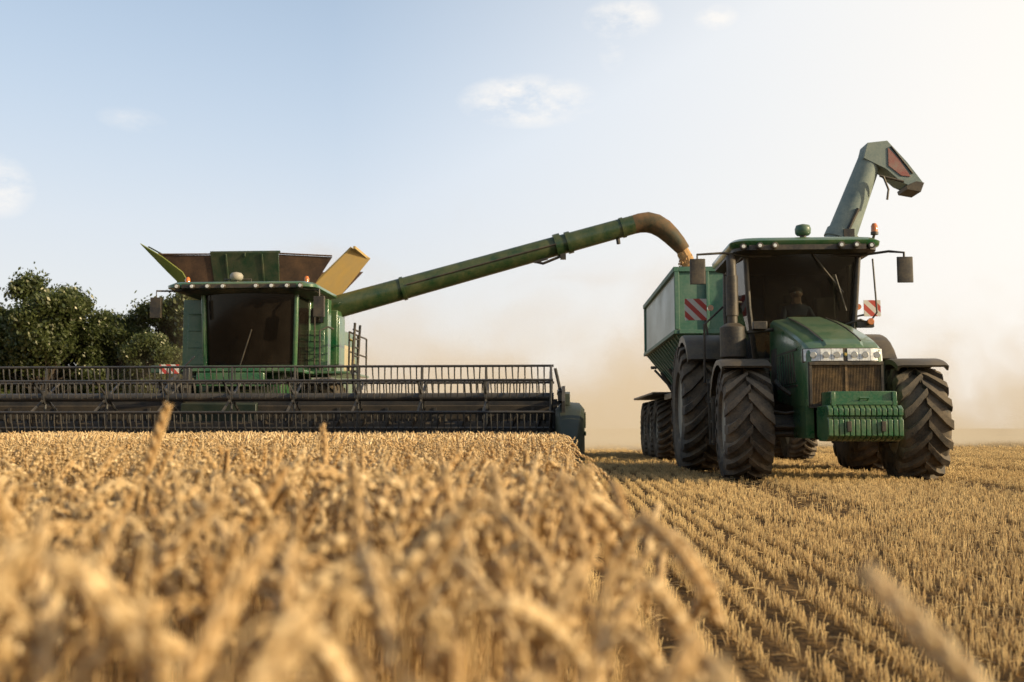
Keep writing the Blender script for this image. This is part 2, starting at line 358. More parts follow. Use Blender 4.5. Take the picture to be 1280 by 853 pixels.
b=MB(); b.tube([(.1,1.15,3.34),(.3,1.12,3.05),(.58,1.2,2.72)],.012); b.tube([(.45,1.14,2.98),(.62,1.22,2.45)],.014)
make('wiper',b,['black'],tr)
b=MB(); b.tube([(.98,1.05,3.2),(1.02,1.05,2.4),(.9,1.2,2.2)],.014); make('handrail',b,['black'],tr)
b=MB(); b.tube([(.55,1.0,2.22),(.75,.95,2.28),(.95,1.0,2.2)],.02); b.box((.82,1.0,2.22),(.25,.1,.1)); b.lathe([(.05,-.07),(.045,0)],(.88,.95,2.25),12,1,'y'); make('marker_lamp',b,['black','amber'],tr,.006)
b=MB(); b.box((-.72,.9,2.2),(.2,.12,.12)); b.tube([(-.5,1.0,2.15),(-.9,.95,2.1)],.03); make('hood_side_lamp',b,['black'],tr,.01)
b=MB(); b.box((.12,2.3,2.08),(.5,.5,.12)); b.box((.12,2.56,2.42),(.48,.12,.62),rot=(R(-8),0,0)); b.box((.12,2.6,2.8),(.26,.08,.16)); b.box((.12,2.3,1.88),(.35,.35,.3)); b.box((.5,2.2,2.28),(.14,.5,.08))
make('seat',b,['seat'],tr,.03)
b=MB(); pts=[(.12+.19*math.cos(a),1.83+.19*math.sin(a)*.75,2.36-.19*math.sin(a)*-.5) for a in[i*2*math.pi/20 for i in range(21)]]
b.tube(pts,.016,8); b.tube([(.12,1.65,1.8),(.12,1.83,2.35)],.035); b.box((.12,1.6,2.1),(.4,.15,.3)); b.tube([(-.07,1.83,2.36),(.31,1.83,2.36)],.014)
make('steering_wheel',b,['black'],tr)

# ---------- driver
def skin_body(name,verts,edges,rad,parent=None):
    me=bpy.data.meshes.new(name); me.from_pydata(verts,edges,[]); o=bpy.data.objects.new(name,me); COL.objects.link(o)
    m=o.modifiers.new('s','SKIN'); m.use_smooth_shade=True
    for i,r in enumerate(rad): me.skin_vertices[0].data[i].radius=(r if isinstance(r,tuple) else (r,r))
    me.skin_vertices[0].data[0].use_root=True
    u=o.modifiers.new('u','SUBSURF'); u.levels=2; u.render_levels=2
    dg=bpy.context.evaluated_depsgraph_get(); me2=bpy.data.meshes.new_from_object(o.evaluated_get(dg)); o.modifiers.clear(); o.data=me2
    return o
V=[];E=[];RA=[]
def sv(p,r,par=None):
    V.append(p);RA.append(r)
    if par is not None: E.append((par,len(V)-1))
    return len(V)-1
pel=sv((0,0,.12),.15); sp=sv((0,0,.33),.14,pel); ch=sv((0,-.01,.52),.16,sp); nk=sv((0,-.02,.66),.065,ch); h0=sv((0,-.03,.74),.075,nk); h1=sv((0,-.035,.82),.095,h0); h2=sv((0,-.03,.90),.07,h1)
nose=sv((0,-.135,.815),.014,h1); chin=sv((0,-.09,.745),.035,h0)
for s in(-1,1):
    ear=sv((s*.10,-.02,.82),.016,h1)
    sh=sv((s*.19,-.01,.58),.062,ch); el=sv((s*.25,-.16,.36),.045,sh); wr=sv((s*.20,-.40,.34),.028,el); pm=sv((s*.185,-.45,.355),.03,wr)
    for k,(dx,l) in enumerate(((-.026,.03),(-.009,.036),(.009,.033),(.026,.026))):
        f1=sv((s*.185+dx,-.485,.37-k*.004),.0095,pm); f2=sv((s*.185+dx,-.505-l*.2,.345),.009,f1); f3=sv((s*.185+dx,-.49,.325),.008,f2)
    t1=sv((s*.15,-.455,.375),.011,pm); t2=sv((s*.135,-.485,.372),.009,t1)
    hp=sv((s*.1,-.03,.08),.095,pel); kn=sv((s*.16,-.45,.12),.062,hp); an=sv((s*.16,-.52,-.26),.045,kn); to=sv((s*.17,-.66,-.31),.038,an)
per=skin_body('person',V,E,RA)
me=per.data; me.materials.clear()
for k in('shirt','skin','seat'): me.materials.append(M[k])
for p in me.polygons:
    c=p.center; p.material_index=1 if (c.z>.665 or c.y<-.42 and c.z>.25) else (2 if c.z<.17 else 0)
    p.use_smooth=True
per.location=Vector((TX,TY,0))+Matrix.Rotation(TR,3,'Z')@Vector((.12,2.28,2.02)); per.rotation_euler=(0,0,TR)
per['label']='driver in a dark blue shirt holding the steering wheel'; per['category']='person'
b=MB(); b.dome((0,-.01,.845),.112,.10); make('hair',b,['hair'],per)
for s in(-1,1):
    b=MB(); b.lathe([(.002,-.02),(.012,-.01),(.012,.0),(.004,.012)],(s*.035,-.115,.835),10,0,'y'); make('eye',b,['eye'],per)

# ============================================================ GRAIN CART
CX,CY,CR=4.78,19.6,-R(2)
ca=empty('grain_cart',(CX,CY,0),CR,label='green grain cart with pale ribbed sides and raised unloading auger',cat='grain cart')
W=1.5;Lc=6.2;ZT=3.85;ZM=2.6;ZB=1.72
b=MB(); t=.05
b.plate([(-W,0,ZM),(-W,Lc,ZM),(-W,Lc,ZT),(-W,0,ZT)],t,1); b.plate([(W,0,ZM),(W,Lc,ZM),(W,Lc,ZT),(W,0,ZT)],-t,1)
b.plate([(-W+.003,0,ZM),(W-.003,0,ZM),(W-.003,0,ZT),(-W+.003,0,ZT)],-t,0); b.plate([(-W+.003,Lc,ZM),(W-.003,Lc,ZM),(W-.003,Lc,ZT),(-W+.003,Lc,ZT)],t,0)
b.loft([[(-W,0,ZM),(W,0,ZM),(W,Lc,ZM),(-W,Lc,ZM)],[(-.85,.6,ZB),(.85,.6,ZB),(.85,Lc-.6,ZB),(-.85,Lc-.6,ZB)],[(-.45,.9,1.4),(.45,.9,1.4),(.45,Lc-.9,1.4),(-.45,Lc-.9,1.4)]],0)
make('hopper',b,['cart','cartside'],ca)
b=MB()
for i in range(14):
    y=.15+i*(Lc-.3)/13
    for s in(-1,1):
        b.loft([[(s*W*1.01,y-.03,ZM-.03),(s*W*1.01,y+.03,ZM-.03),(s*W*.98,y+.03,ZM-.05),(s*W*.98,y-.03,ZM-.05)],[(s*.92,.6+(y-.6)*.85-.03+.1,ZB-.02),(s*.92,.6+(y-.6)*.85+.03+.1,ZB-.02),(s*.86,.6+(y-.6)*.85+.03+.1,ZB-.03),(s*.86,.6+(y-.6)*.85-.03+.1,ZB-.03)]])
for s in(-1,1):
    b.box((s*(W+.02),Lc/2,ZT),(.1,Lc+.1,.1)); b.box((s*(W+.02),Lc/2,ZM),(.1,Lc+.06,.08))
    b.box((s*(W+.004),-.0,(ZT+ZM)/2),(.09,.09,ZT-ZM-.1)); b.box((s*(W+.004),Lc,(ZT+ZM)/2),(.09,.09,ZT-ZM-.1))
for y in(0,Lc): b.box((0,y,ZT+.001),(2*W-.06,.1,.1)); b.box((0,y,ZM+.001),(2*W-.06,.1,.08))
for x in(-.9,-.3,.3,.9): b.box((x,-.03,(ZT+ZM)/2),(.06,.06,ZT-ZM-.1))
make('hopper_frame',b,['cart'],ca,.008)
b=MB(); 
for s in(-1,1): b.box((s*.75,3.0,1.22),(.16,7.0,.28)); b.box((s*1.25,.9,1.35),(.7,1.2,.12)); b.box((s*1.5,3.8,1.44),(.7,4.6,.05)); b.tube([(s*.75,-.2,1.1),(0,-2.2,.7)],.07)
for y in(2.4,3.9,5.4): b.box((0,y,.8),(2.6,.16,.16)); b.box((0,y,1.1),(1.7,.3,.2))
for s in(-1,1):
    for y in(.6,2.2,3.8,5.4): b.tube([(s*.75,y,1.3),(s*1.2,y,2.1)],.05)
make('chassis',b,['dark'],ca,.01)
for s in(-1,1):
    for y in(2.4,3.85,5.3): wheel(ca,(s*1.42,y,.68),.68,.56,.34,24,s)
b=MB(); b.tube([(.1,-.35,1.3),(1.0,-.35,3.0),(1.66,-.4,4.45),(2.26,-.45,6.0)],[.31,.31,.28,.22],24); b.tube([(1.62,-.4,4.33),(1.69,-.4,4.48)],.325,24)
make('auger_tube',b,['cartauger'],ca,ang=60)
b=MB()
pl=[(2.04,5.90),(2.12,6.20),(2.50,6.24),(2.86,5.82),(3.16,5.40),(3.06,5.27),(2.74,5.42),(2.46,5.68)]
b.prism(pl,'y',-.68,-.22,0)
b.plate([(2.50,-.686,6.10),(2.70,-.686,5.88),(2.92,-.686,5.52),(2.74,-.686,5.54),(2.50,-.686,5.74)],-.010,1)
b.prism([(3.02,5.43),(3.17,5.40),(3.10,5.22),(2.84,5.27),(2.82,5.34)],'y',-.70,-.20,2)
b.tube([(2.56,-.695,6.12),(2.96,-.695,5.58)],.018,6,2)
make('auger_spout',b,['cartauger','red','dark'],ca,.012,ang=30)
b=MB(); b.tube([(2.36,-.8,5.5),(2.45,-.8,5.25),(2.42,-.8,5.05)],.022); b.tube([(2.3,-.78,5.52),(2.75,-.78,5.4)],.025); make('spout_chain',b,['dark'],ca)
b=MB(); b.tube([(1.1,-.7,3.3),(1.9,-.7,4.9)],.035); b.box((1.7,-.7,4.4),(.2,.1,.2))
make('hydraulic_ram',b,['dark'],ca)
b=MB(); nx,ny=16,24; g=[]
for j in range(ny+1):
    for i in range(nx+1):
        x=-W+.06+(2*W-.12)*i/nx; y=.06+(Lc-.12)*j/ny
        z=3.35+.6*math.exp(-((y-4.3)**2/2.2+(x+.2)**2/1.2))+.03*random.random(); g.append((x,y,z))
b.add(g,[(j*(nx+1)+i,j*(nx+1)+i+1,(j+1)*(nx+1)+i+1,(j+1)*(nx+1)+i) for j in range(ny) for i in range(nx)])
o=make('grain_heap',b,['grain'],ca)
for s in(-1,1):
    b=MB(); b.box((s*1.3,-.14,1.9),(.1,.05,.1),0); make('marker_lamp',b,['amber'],ca,.006)
    b=MB(); b.tube([(s*1.85,1.0,1.9),(s*1.5,.9,1.5)],.025); b.box((s*1.87,1.0,1.95),(.12,.05,.06)); make('marker_arm',b,['dark'],ca)

# ============================================================ COMBINE
OX,OY,OR=-5.95,22.6,-R(3.5)
cb=empty('combine_harvester',(OX,OY,0),OR,label='green combine harvester unloading grain with wide black cutting header',cat='combine harvester')
bx=-.42
b=MB()
b.box((bx,3.9,2.4),(2.9,5.0,2.0)); b.box((bx-.1,3.2,3.75),(2.7,2.6,.75)); b.box((bx,6.7,2.3),(2.6,1.4,1.7)); b.box((bx,4.2,1.25),(1.6,4.9,.6))
make('body',b,['green'],cb,.06)
b=MB()
for x0,x1 in((-1.95,-1.1),(1.05,1.55)):
    b.box(((x0+x1)/2,1.05,2.85),(x1-x0,.3,1.8))
b.box((-.2,1.15,2.05),(3.5,.3,.3)); b.box((1.3,.88,2.55),(.36,.04,.9)); b.box((1.3,.87,3.35),(.3,.03,.35),1); b.box((-1.52,.88,2.7),(.6,.04,1.3))
for z in(2.3,2.45,2.6,2.75,2.9): b.box((1.3,.85,z),(.3,.02,.04))
for z in(2.2,2.6,3.0,3.4): b.box((-1.52,.85,z),(.56,.02,.025))
make('front_panel',b,['green','cglass'],cb,.02)
b=MB(); b.box((-.1,-.1,1.96),(2.9,1.9,.08)); b.box((-.2,-.95,1.98),(3.4,.06,.16)); b.box((1.85,1.2,1.96),(.8,2.2,.06)); b.box((-.1,-1.0,1.75),(1.5,.1,.3)); b.box((-.05,.2,1.7),(1.8,1.2,.5))
make('platform',b,['green'],cb,.015)
b=MB(); secs=[]
for i in range(11):
    t=i/10*2-1; bl=.28*(1-t*t); secs.append([(t*1.0,0-bl,2.06),(t*1.04,-.12-bl,3.75),(t*1.04,-.10-bl,3.75),(t*1.0,.02-bl,2.06)])
b.loft(secs); make('windshield',b,['cglass'],cb,ang=60)
b=MB(); b.box((0,.6,2.9),(1.9,.9,1.6)); b.box((0,.1,2.5),(.5,.3,.6)); make('cab_interior',b,['seat'],cb)
b=MB()
for s in(-1,1):
    b.tube([(s*1.03,-.02,2.04),(s*1.08,-.14,3.78)],.055); b.tube([(s*1.08,.9,2.04),(s*1.1,.9,3.78)],.05); b.tube([(s*1.03,-.02,2.08),(s*1.08,.9,2.08)],.05)
b.box((0,-.2,2.03),(1.95,.35,.09))
make('cab_frame',b,['green'],cb,.01)
for s in(-1,1): pane('side_window',[(s*1.06,.05,2.15),(s*1.1,.85,2.15),(s*1.1,.85,3.7),(s*1.09,-.05,3.7)],'cglass',cb)
b=MB(); b.tube([(-.1,-.40,2.1),(.15,-.42,2.9)],.014); make('wiper',b,['black'],cb)
b=MB(); sx=-.1
def shift(q,dx): return [(x+dx,y,z) for x,y,z in q]
b.loft([shift(rr(1.55,-.45,1.6,3.80,.3),sx),shift(rr(1.72,-.6,1.7,3.84,.3),sx),shift(rr(1.72,-.6,1.7,3.90,.3),sx),shift(rr(1.6,-.5,1.6,3.97,.3),sx),shift(rr(1.2,-.1,1.4,4.0,.3),sx)])
make('roof',b,['green'],cb,ang=60)
b=MB(); b.loft([shift(rr(1.4,-.4,1.5,3.72,.3),sx),shift(rr(1.6,-.5,1.6,3.79,.3),sx),shift(rr(1.6,-.5,1.6,3.81,.3),sx)]); b.box((sx,-.6,3.86),(2.6,.05,.09)); make('roof_visor',b,['black'],cb)
for x in(-1.5,-1.15,-.8,-.45,.3,.65,1.0,1.3):
    b=MB(); b.lathe([(.06,0),(.065,-.05),(.055,-.06)],(x,-.62,3.85),12,0,'y'); b.lathe([(.042,-.055),(.036,-.068)],(x,-.62,3.85),12,1,'y'); make('work_light',b,['black','lens'],cb)
b=MB(); b.cyl((-.3,-.2,3.97),(-.3,-.2,4.06),.06); b.lathe([(.10,4.04),(.14,4.08),(.15,4.15),(.11,4.21),(.03,4.23)],(-.3,-.2,0),20,1,'z'); b.tube([(-.6,-.1,3.96),(-.62,-.1,4.08),(0.02,-.1,4.08),(0,-.1,3.96)],.015)
make('satellite_receiver',b,['black','rim'],cb,ang=60)
for x,y in((-1.75,.6),(1.1,.6)):
    b=MB(); b.cyl((x,y,3.9),(x,y,4.08),.05); b.lathe([(.06,4.08),(.06,4.2),(.035,4.25),(.005,4.255)],(x,y,0),14,1,'z'); make('beacon',b,['black','amber'],cb)
for s,xo in((-1,1.98),(1,1.72)):
    b=MB(); b.tube([(s*1.3,-.35,3.78),(s*xo,-.6,3.76),(s*xo,-.6,3.5)],.022); b.box((s*xo,-.6,3.38),(.24,.1,.46)); make('mirror',b,['black'],cb,.03)
b=MB(); b.plate([(-1.55,1.9,4.15),(.08,1.9,4.15),(.12,1.6,5.02),(-1.6,1.6,5.02)],.04)
b.box((-.72,1.6,5.02),(1.75,.06,.05)); b.box((-.72,1.58,4.95),(.04,.05,.1))
for x in(-1.2,-.3): b.box((x,1.7,4.62),(.05,.05,.75),rot=(R(20),0,0))
make('tank_flap',b,['flap'],cb,.008)
b=MB(); b.plate([(-2.2,1.92,4.1),(-1.55,1.92,4.15),(-1.6,1.64,4.96),(-2.98,1.64,4.98)],.03); b.plate([(.08,1.92,4.15),(.85,1.92,4.1),(1.42,1.75,4.9),(.12,1.64,4.96)],.03)
b.plate([(-2.2,4.2,4.1),(.9,4.2,4.1),(1.6,4.5,4.95),(-2.9,4.5,4.95)],.03); b.plate([(-2.2,1.95,4.11),(.85,1.95,4.11),(.85,4.2,4.11),(-2.2,4.2,4.11)],.03)
b.tube([(-2.98,1.6,4.99),(-1.6,1.6,4.98)],.02); b.tube([(.12,1.6,4.98),(1.42,1.7,4.92)],.02)
make('tank_cover_fabric',b,['brownflap'],cb)
b=MB(); b.plate([(-2.2,1.95,4.1),(-2.2,4.2,4.1),(-3.0,4.3,4.95),(-3.25,1.72,5.2),(-2.62,1.72,4.86)],.04)
b.plate([(-2.24,1.86,4.1),(-2.08,1.83,4.12),(-2.30,1.66,4.56),(-2.78,1.56,4.93),(-3.34,1.53,5.26),(-3.08,1.60,4.98),(-2.68,1.68,4.56)],.04,1)
o=make('tank_flap',b,['flap','olive'],cb,.006); o['label']='olive green pointed tank flap'
b=MB(); b.plate([(.80,1.9,4.1),(1.9,1.75,5.12),(2.05,3.3,5.12),(1.1,3.7,4.1)],.05); b.box((1.98,2.5,5.12),(.06,1.65,.07))
o=make('tank_flap',b,['wood'],cb,.006); o['label']='ochre panel folded outward'
def cl(x,y,z):
    v=Matrix.Rotation(-OR,3,'Z')@Vector((x-OX,y-OY,0)); return (v.x,v.y,z)
A0=Vector(cl(-5.0,24.6,3.52));A1=Vector(cl(3.05,24.6,5.78))
b=MB(); b.tube([A0,A0.lerp(A1,.5),A1],[.29,.26,.235],28)
b.tube([A0.lerp(A1,.755),A0.lerp(A1,.775)],.30,28); b.tube([A0.lerp(A1,.79),A0.lerp(A1,.805)],.28,28); b.tube([A0.lerp(A1,.28),A0.lerp(A1,.29)],.30,28); b.tube([A0.lerp(A1,.96),A0.lerp(A1,.97)],.26,28)
make('unloading_auger',b,['augergreen'],cb,ang=60)
b=MB(); P=[(3.2,24.6,5.82),(3.4,24.6,5.84),(3.6,24.6,5.79),(3.8,24.6,5.67),(3.98,24.6,5.50),(4.15,24.6,5.31),(4.3,24.6,5.12)]
b.tube([A1]+[Vector(cl(*p)) for p in P],[.235,.245,.26,.26,.25,.23,.205,.17],24)
make('auger_spout',b,['spout'],cb,ang=60)
b=MB(); q=A0.lerp(A1,.78); b.tube([q+Vector((0,-.1,-.3)),q+Vector((-.5,-.1,-.5)),q+Vector((-.8,-.05,-.42))],.035); b.box(q+Vector((0,-.1,-.33)),(.14,.14,.14)); b.box(q+Vector((-.55,-.1,-.42)),(.35,.08,.05),rot=(0,R(-16),0))
make('auger_lamp_bracket',b,['dark'],cb)
b=MB(); b.tube([A0.lerp(A1,.3)+Vector((0,-.3,.02)),A0.lerp(A1,.76)+Vector((0,-.29,0))],.018); make('hydraulic_hose',b,['dark'],cb)
b=MB(); q=A0.lerp(A1,.95); b.cyl(q+Vector((0,0,-.22)),q+Vector((.02,0,-.38)),.05,n=8); make('auger_lamp',b,['dark'],cb)
b=MB(); b.tube([Vector(cl(-5.0,24.7,2.2)),Vector(cl(-5.0,24.7,3.3)),A0+Vector((.0,0,0)),A0+Vector((.4,0,.11))],[.34,.34,.33,.32],24)
make('auger_elbow',b,['augergreen'],cb,ang=60)
b=MB()
for y in(.3,1.2,2.2): b.tube([(2.2,y,1.98),(2.2,y,2.9)],.022)
b.tube([(2.2,.3,2.9),(2.2,2.2,2.9)],.022); b.tube([(2.2,.3,2.45),(2.2,2.2,2.45)],.02)
make('handrail',b,['dark'],cb)
b=MB(); b.tube([(1.6,.0,2.0),(1.6,-.05,2.9),(1.75,.1,3.0),(1.75,.6,3.0)],.022); make('handrail',b,['dark'],cb)
b=MB(); b.tube([(1.28,.75,2.1),(1.28,.7,3.3),(1.28,.85,3.4)],.018); make('handrail',b,['dark'],cb)
b=MB()
for y in(.2,.75): b.tube([(2.35,y,3.1),(2.3,y,2.0),(2.55,y-.2,.9)],.03)
for i in range(6): b.box((2.32+.04*i,.45-.03*i,2.0-.2*i),(.12,.55,.03))
for i in range(5): b.box((2.32,.47,2.15+i*.2),(.05,.55,.025))
make('ladder',b,['dark'],cb)
b=MB(); b.tube([(2.0,1.6,2.0),(2.0,1.62,2.8),(1.9,1.7,2.85)],.035); make('handrail',b,['yellow'],cb)
b=MB(); b.box((1.3,3.0,2.45),(.6,1.3,.75)); make('side_tank',b,['cream'],cb,.12)
b=MB(); b.box((1.45,1.9,2.8),(.35,.8,1.5)); b.box((1.64,1.9,2.8),(.03,.6,1.2)); make('side_panel',b,['green'],cb,.02)
b=MB(); b.box((-1.45,-1.05,1.98),(.42,.02,.2)); make('warning_board',b,['stripe'],cb)
b=MB(); b.loft([[(-.8,-2.0,.4),(.8,-2.0,.4),(.8,-2.0,1.2),(-.8,-2.0,1.2)],[(-.7,1.0,1.2),(.7,1.0,1.2),(.7,1.0,2.0),(-.7,1.0,2.0)]]); make('feeder_house',b,['divider'],cb,.02)
for s in(-1,1): wheel(cb,(bx+s*1.75,1.6,.95),.95,.75,.45,18,s); wheel(cb,(bx+s*1.3,6.0,.65),.65,.5,.34,18,s)
# header
hd=empty('header',(0,0,0),0,cb)
HX=7.0
b=MB()
prof=[(-1.75,.3),(-1.75,1.15),(-1.85,1.2),(-1.9,1.15),(-1.9,.5),(-2.2,.25),(-3.35,.14),(-3.35,.10),(-2.1,.10)]
b.prism(prof,'x',-HX,HX); b.box((0,-1.8,1.22),(2*HX,.16,.14),1)
for i in range(14): b.box((-HX+.5+i,-1.915,.82),(.06,.03,.6),1)
make('header_frame',b,['headerback','headersteel'],hd)
b=MB(); b.cyl((-HX+.1,-2.35,.62),(HX-.1,-2.35,.62),.22,n=20)
for sgn in(-1,1):
    n=int(HX/.5*10)
    vs=[];fs=[]
    for i in range(n+1):
        a=i/10*2*math.pi; x=sgn*(HX-.15-i*.05)
        if abs(x)<.7: break
        vs+= [(x,-2.35+.2*math.cos(a),.62+.2*math.sin(a)),(x,-2.35+.33*math.cos(a),.62+.33*math.sin(a))]
    fs=[(2*i,2*i+1,2*i+3,2*i+2) for i in range(len(vs)//2-1)]; b.add(vs,fs)
make('feed_auger',b,['headerback'],hd)
b=MB()
for i in range(180):
    x=-HX+.05+i*(2*HX-.1)/179; b.add([(x-.02,-3.33,.10),(x+.02,-3.33,.10),(x+.02,-3.33,.15),(x-.02,-3.33,.15),(x,-3.5,.11)],[(0,1,4),(1,2,4),(2,3,4),(3,0,4)])
make('cutter_bar',b,['steel'],hd)
RY,RZ,RRd=-3.0,1.30,.60; RH=HX-.05
b=MB(); b.cyl((-RH,RY,RZ),(RH,RY,RZ),.08,n=16)
angs=[R(90+60*k) for k in range(6)]
for a in angs:
    y=RY+RRd*math.cos(a); z=RZ+RRd*math.sin(a)
    b.cyl((-RH,y,z),(RH,y,z),.024,n=8)
    for i in range(112):
        x=-RH+.06+i*(2*RH-.12)/111; jz=random.uniform(-.012,.012); jx=random.uniform(-.01,.01)
        b.tube([(x,y,z),(x+jx,y+.02,z-.17),(x+jx*2,y+.07,z-.33+jz)],[.015,.013,.009],4)
for i in range(12):
    x=-RH+.05+i*(2*RH-.1)/11
    for k in range(6):
        a=angs[k];a2=angs[(k+1)%6]
        p=(x,RY+RRd*math.cos(a),RZ+RRd*math.sin(a)); q=(x,RY+RRd*math.cos(a2),RZ+RRd*math.sin(a2))
        b.tube([(x,RY,RZ),p],.026,5); 
        if i in(0,11) : b.tube([p,q],.024,5)
    b.cyl((x-.02,RY,RZ),(x+.02,RY,RZ),.14,n=12)
make('reel',b,['headersteel'],hd)
for s in(-1,1):
    xe=HX+.08
    b=MB(); b.tube([(s*xe,-1.8,1.25),(s*xe,-2.5,1.45),(s*xe,RY-.1,RZ+.05)],.07,8); b.box((s*xe,RY,RZ),(.1,.5,.14)); b.tube([(s*xe,-1.9,.9),(s*xe,-2.5,1.35)],.04); b.box((s*(xe-.1),-1.85,1.2),(.3,.1,.1))
    b.tube([(s*xe,RY,RZ+.1),(s*(xe-.1),RY,RZ+.55)],.03)
    b.prism([(RY-.62,RZ-.1),(RY-.2,RZ+.20),(RY+.4,RZ+.15),(RY+.6,.9),(RY-.55,.8)],'x',s*(xe+.03),s*(xe+.09))
    make('reel_arm',b,['headersteel'],hd)
    b=MB(); secs=[]
    for y,hw,zb,zt in((-1.7,.20,.1,1.20),(-2.2,.25,.04,1.22),(-3.0,.28,.03,1.16),(-3.5,.27,.02,1.04),(-3.95,.22,.02,.82),(-4.35,.14,.03,.5),(-4.7,.05,.04,.22)):
        c=s*(HX+.26); secs.append([(c-hw,y,zb),(c-hw,y,zt-.10),(c-hw*.75,y,zt-.02),(c,y,zt),(c+hw*.75,y,zt-.02),(c+hw,y,zt-.10),(c+hw,y,zb),(c,y,zb-.015)])
    b.loft(secs); b.box((s*(HX+.545),-2.9,.6),(.03,1.6,.08),1); b.box((s*(HX+.55),-2.7,.85),(.02,1.2,.3),1); b.prism([(-3.1,1.14),(-2.3,1.2),(-2.3,1.42),(-2.9,1.36)],'x',s*(HX+.2)-.06,s*(HX+.2)+.06,0)
    make('crop_divider',b,['divider','flap'],hd,.01,ang=40)
b=MB(); b.tube([(-.75,-1.8,1.2),(-.75,-2.4,1.75),(-.75,RY,RZ+.05)],.05,8); b.box((-.75,-1.8,1.6),(.14,.14,.8)); b.tube([(-.9,-1.8,1.9),(-.6,-1.8,2.2)],.02); b.box((-1.0,-1.95,1.6),(.6,.2,.16))
make('reel_lift_arm',b,['headersteel'],hd,.008)

# falling grain
b=MB()
for i in range(1800):
    t=random.random(); sp=.12+.28*t
    x=4.28+.28*t+random.gauss(0,sp*.35); y=24.6+random.gauss(0,sp*.35); z=5.15-1.35*t
    s=.014+.012*random.random(); b.add([(x-s,y,z),(x,y-s,z),(x+s,y,z),(x,y+s,z),(x,y,z+s*2),(x,y,z-s*2)],[(0,1,4),(1,2,4),(2,3,4),(3,0,4),(1,0,5),(2,1,5),(3,2,5),(0,3,5)])
b.tube([(4.22,24.6,5.2),(4.38,24.6,4.9),(4.5,24.6,4.4),(4.58,24.6,3.85)],[.15,.16,.14,.16],10)
fg=make('falling_grain',b,['grain']); fg['kind']='stuff'; fg['label']='stream of brown wheat grain pouring from auger'; fg['category']='grain'

# ============================================================ scatter tools
def pack(vs,fs,c):
    return dict(v=np.array(vs,float),l=np.array([i for f in fs for i in f],np.int32),t=np.array([len(f) for f in fs],np.int32),c=np.array(c,float))
def scatter(name,tmpl,P,yaw,tilt,scale,tint,mat,idx=None,smooth=False):
    n=len(P); idx=rng.integers(0,len(tmpl),n) if idx is None else idx
    VV=[];LL=[];TT=[];CC=[];TI=[];off=0
    for k,T in enumerate(tmpl):
        s=np.where(idx==k)[0]; m=len(s)
        if m==0: continue
        v=T['v'][None]*scale[s][:,None,None]
        ct,st=np.cos(tilt[s])[:,None],np.sin(tilt[s])[:,None]
        x=v[...,0]*ct+v[...,2]*st; z=-v[...,0]*st+v[...,2]*ct; y=v[...,1]
        cy,sy=np.cos(yaw[s])[:,None],np.sin(yaw[s])[:,None]
        X=x*cy-y*sy+P[s,0][:,None]; Y=x*sy+y*cy+P[s,1][:,None]; Z=z+P[s,2][:,None]
        nv=T['v'].shape[0]
        VV.append(np.stack([X,Y,Z],-1).reshape(-1,3)); CC.append(np.tile(T['c'],m)); TI.append(np.repeat(tint[s],nv))
        LL.append((T['l'][None]+(off+np.arange(m)*nv)[:,None]).ravel()); TT.append(np.tile(T['t'],m)); off+=m*nv
    VV=np.concatenate(VV).astype(np.float32);LL=np.concatenate(LL).astype(np.int32);TT=np.concatenate(TT).astype(np.int32)
    me=bpy.data.meshes.new(name); me.vertices.add(len(VV)); me.vertices.foreach_set('co',VV.ravel())
    me.loops.add(len(LL)); me.loops.foreach_set('vertex_index',LL); me.polygons.add(len(TT))
    st=np.zeros(len(TT),np.int32); st[1:]=np.cumsum(TT)[:-1]; me.polygons.foreach_set('loop_start',st)
    try: me.polygons.foreach_set('loop_total',TT)
    except Exception: pass
    a=me.attributes.new('part','FLOAT','POINT'); a.data.foreach_set('value',np.concatenate(CC).astype(np.float32))
    a=me.attributes.new('tint','FLOAT','POINT'); a.data.foreach_set('value',np.concatenate(TI).astype(np.float32))
    if smooth: me.polygons.foreach_set('use_smooth',np.ones(len(TT),bool))
    me.update(calc_edges=True); me.validate()
    me.materials.append(mat); o=bpy.data.objects.new(name,me); COL.objects.link(o); return o
def plantmat(name,c0,c1,c2,cd,trans=.3):
    m=bpy.data.materials.new(name); nt,N,L=nodes(m); out=N.new('ShaderNodeOutputMaterial')
    a=N.new('ShaderNodeAttribute'); a.attribute_name='part'; t=N.new('ShaderNodeAttribute'); t.attribute_name='tint'
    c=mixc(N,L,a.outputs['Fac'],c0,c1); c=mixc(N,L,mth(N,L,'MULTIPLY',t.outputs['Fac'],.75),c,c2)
    d=N.new('ShaderNodeBsdfDiffuse'); L.new(c,d.inputs[0])
    tr_=N.new('ShaderNodeBsdfTranslucent'); L.new(c,tr_.inputs[0])
    g=N.new('ShaderNodeBsdfGlossy'); g.inputs['Roughness'].default_value=.4; g.inputs[0].default_value=(.95,.88,.72,1)
    m1=N.new('ShaderNodeMixShader'); m1.inputs[0].default_value=trans; L.new(d.outputs[0],m1.inputs[1]); L.new(tr_.outputs[0],m1.inputs[2])
    m2=N.new('ShaderNodeMixShader'); m2.inputs[0].default_value=.06; L.new(m1.outputs[0],m2.inputs[1]); L.new(g.outputs[0],m2.inputs[2])
    L.new(m2.outputs[0],out.inputs[0]); return m
WM=plantmat('ripe_wheat',(.38,.225,.075),(.98,.76,.44),(.64,.39,.15),None,.3)
SM=plantmat('stubble_straw',(.20,.115,.04),(.88,.63,.28),(.46,.27,.095),None,.25)

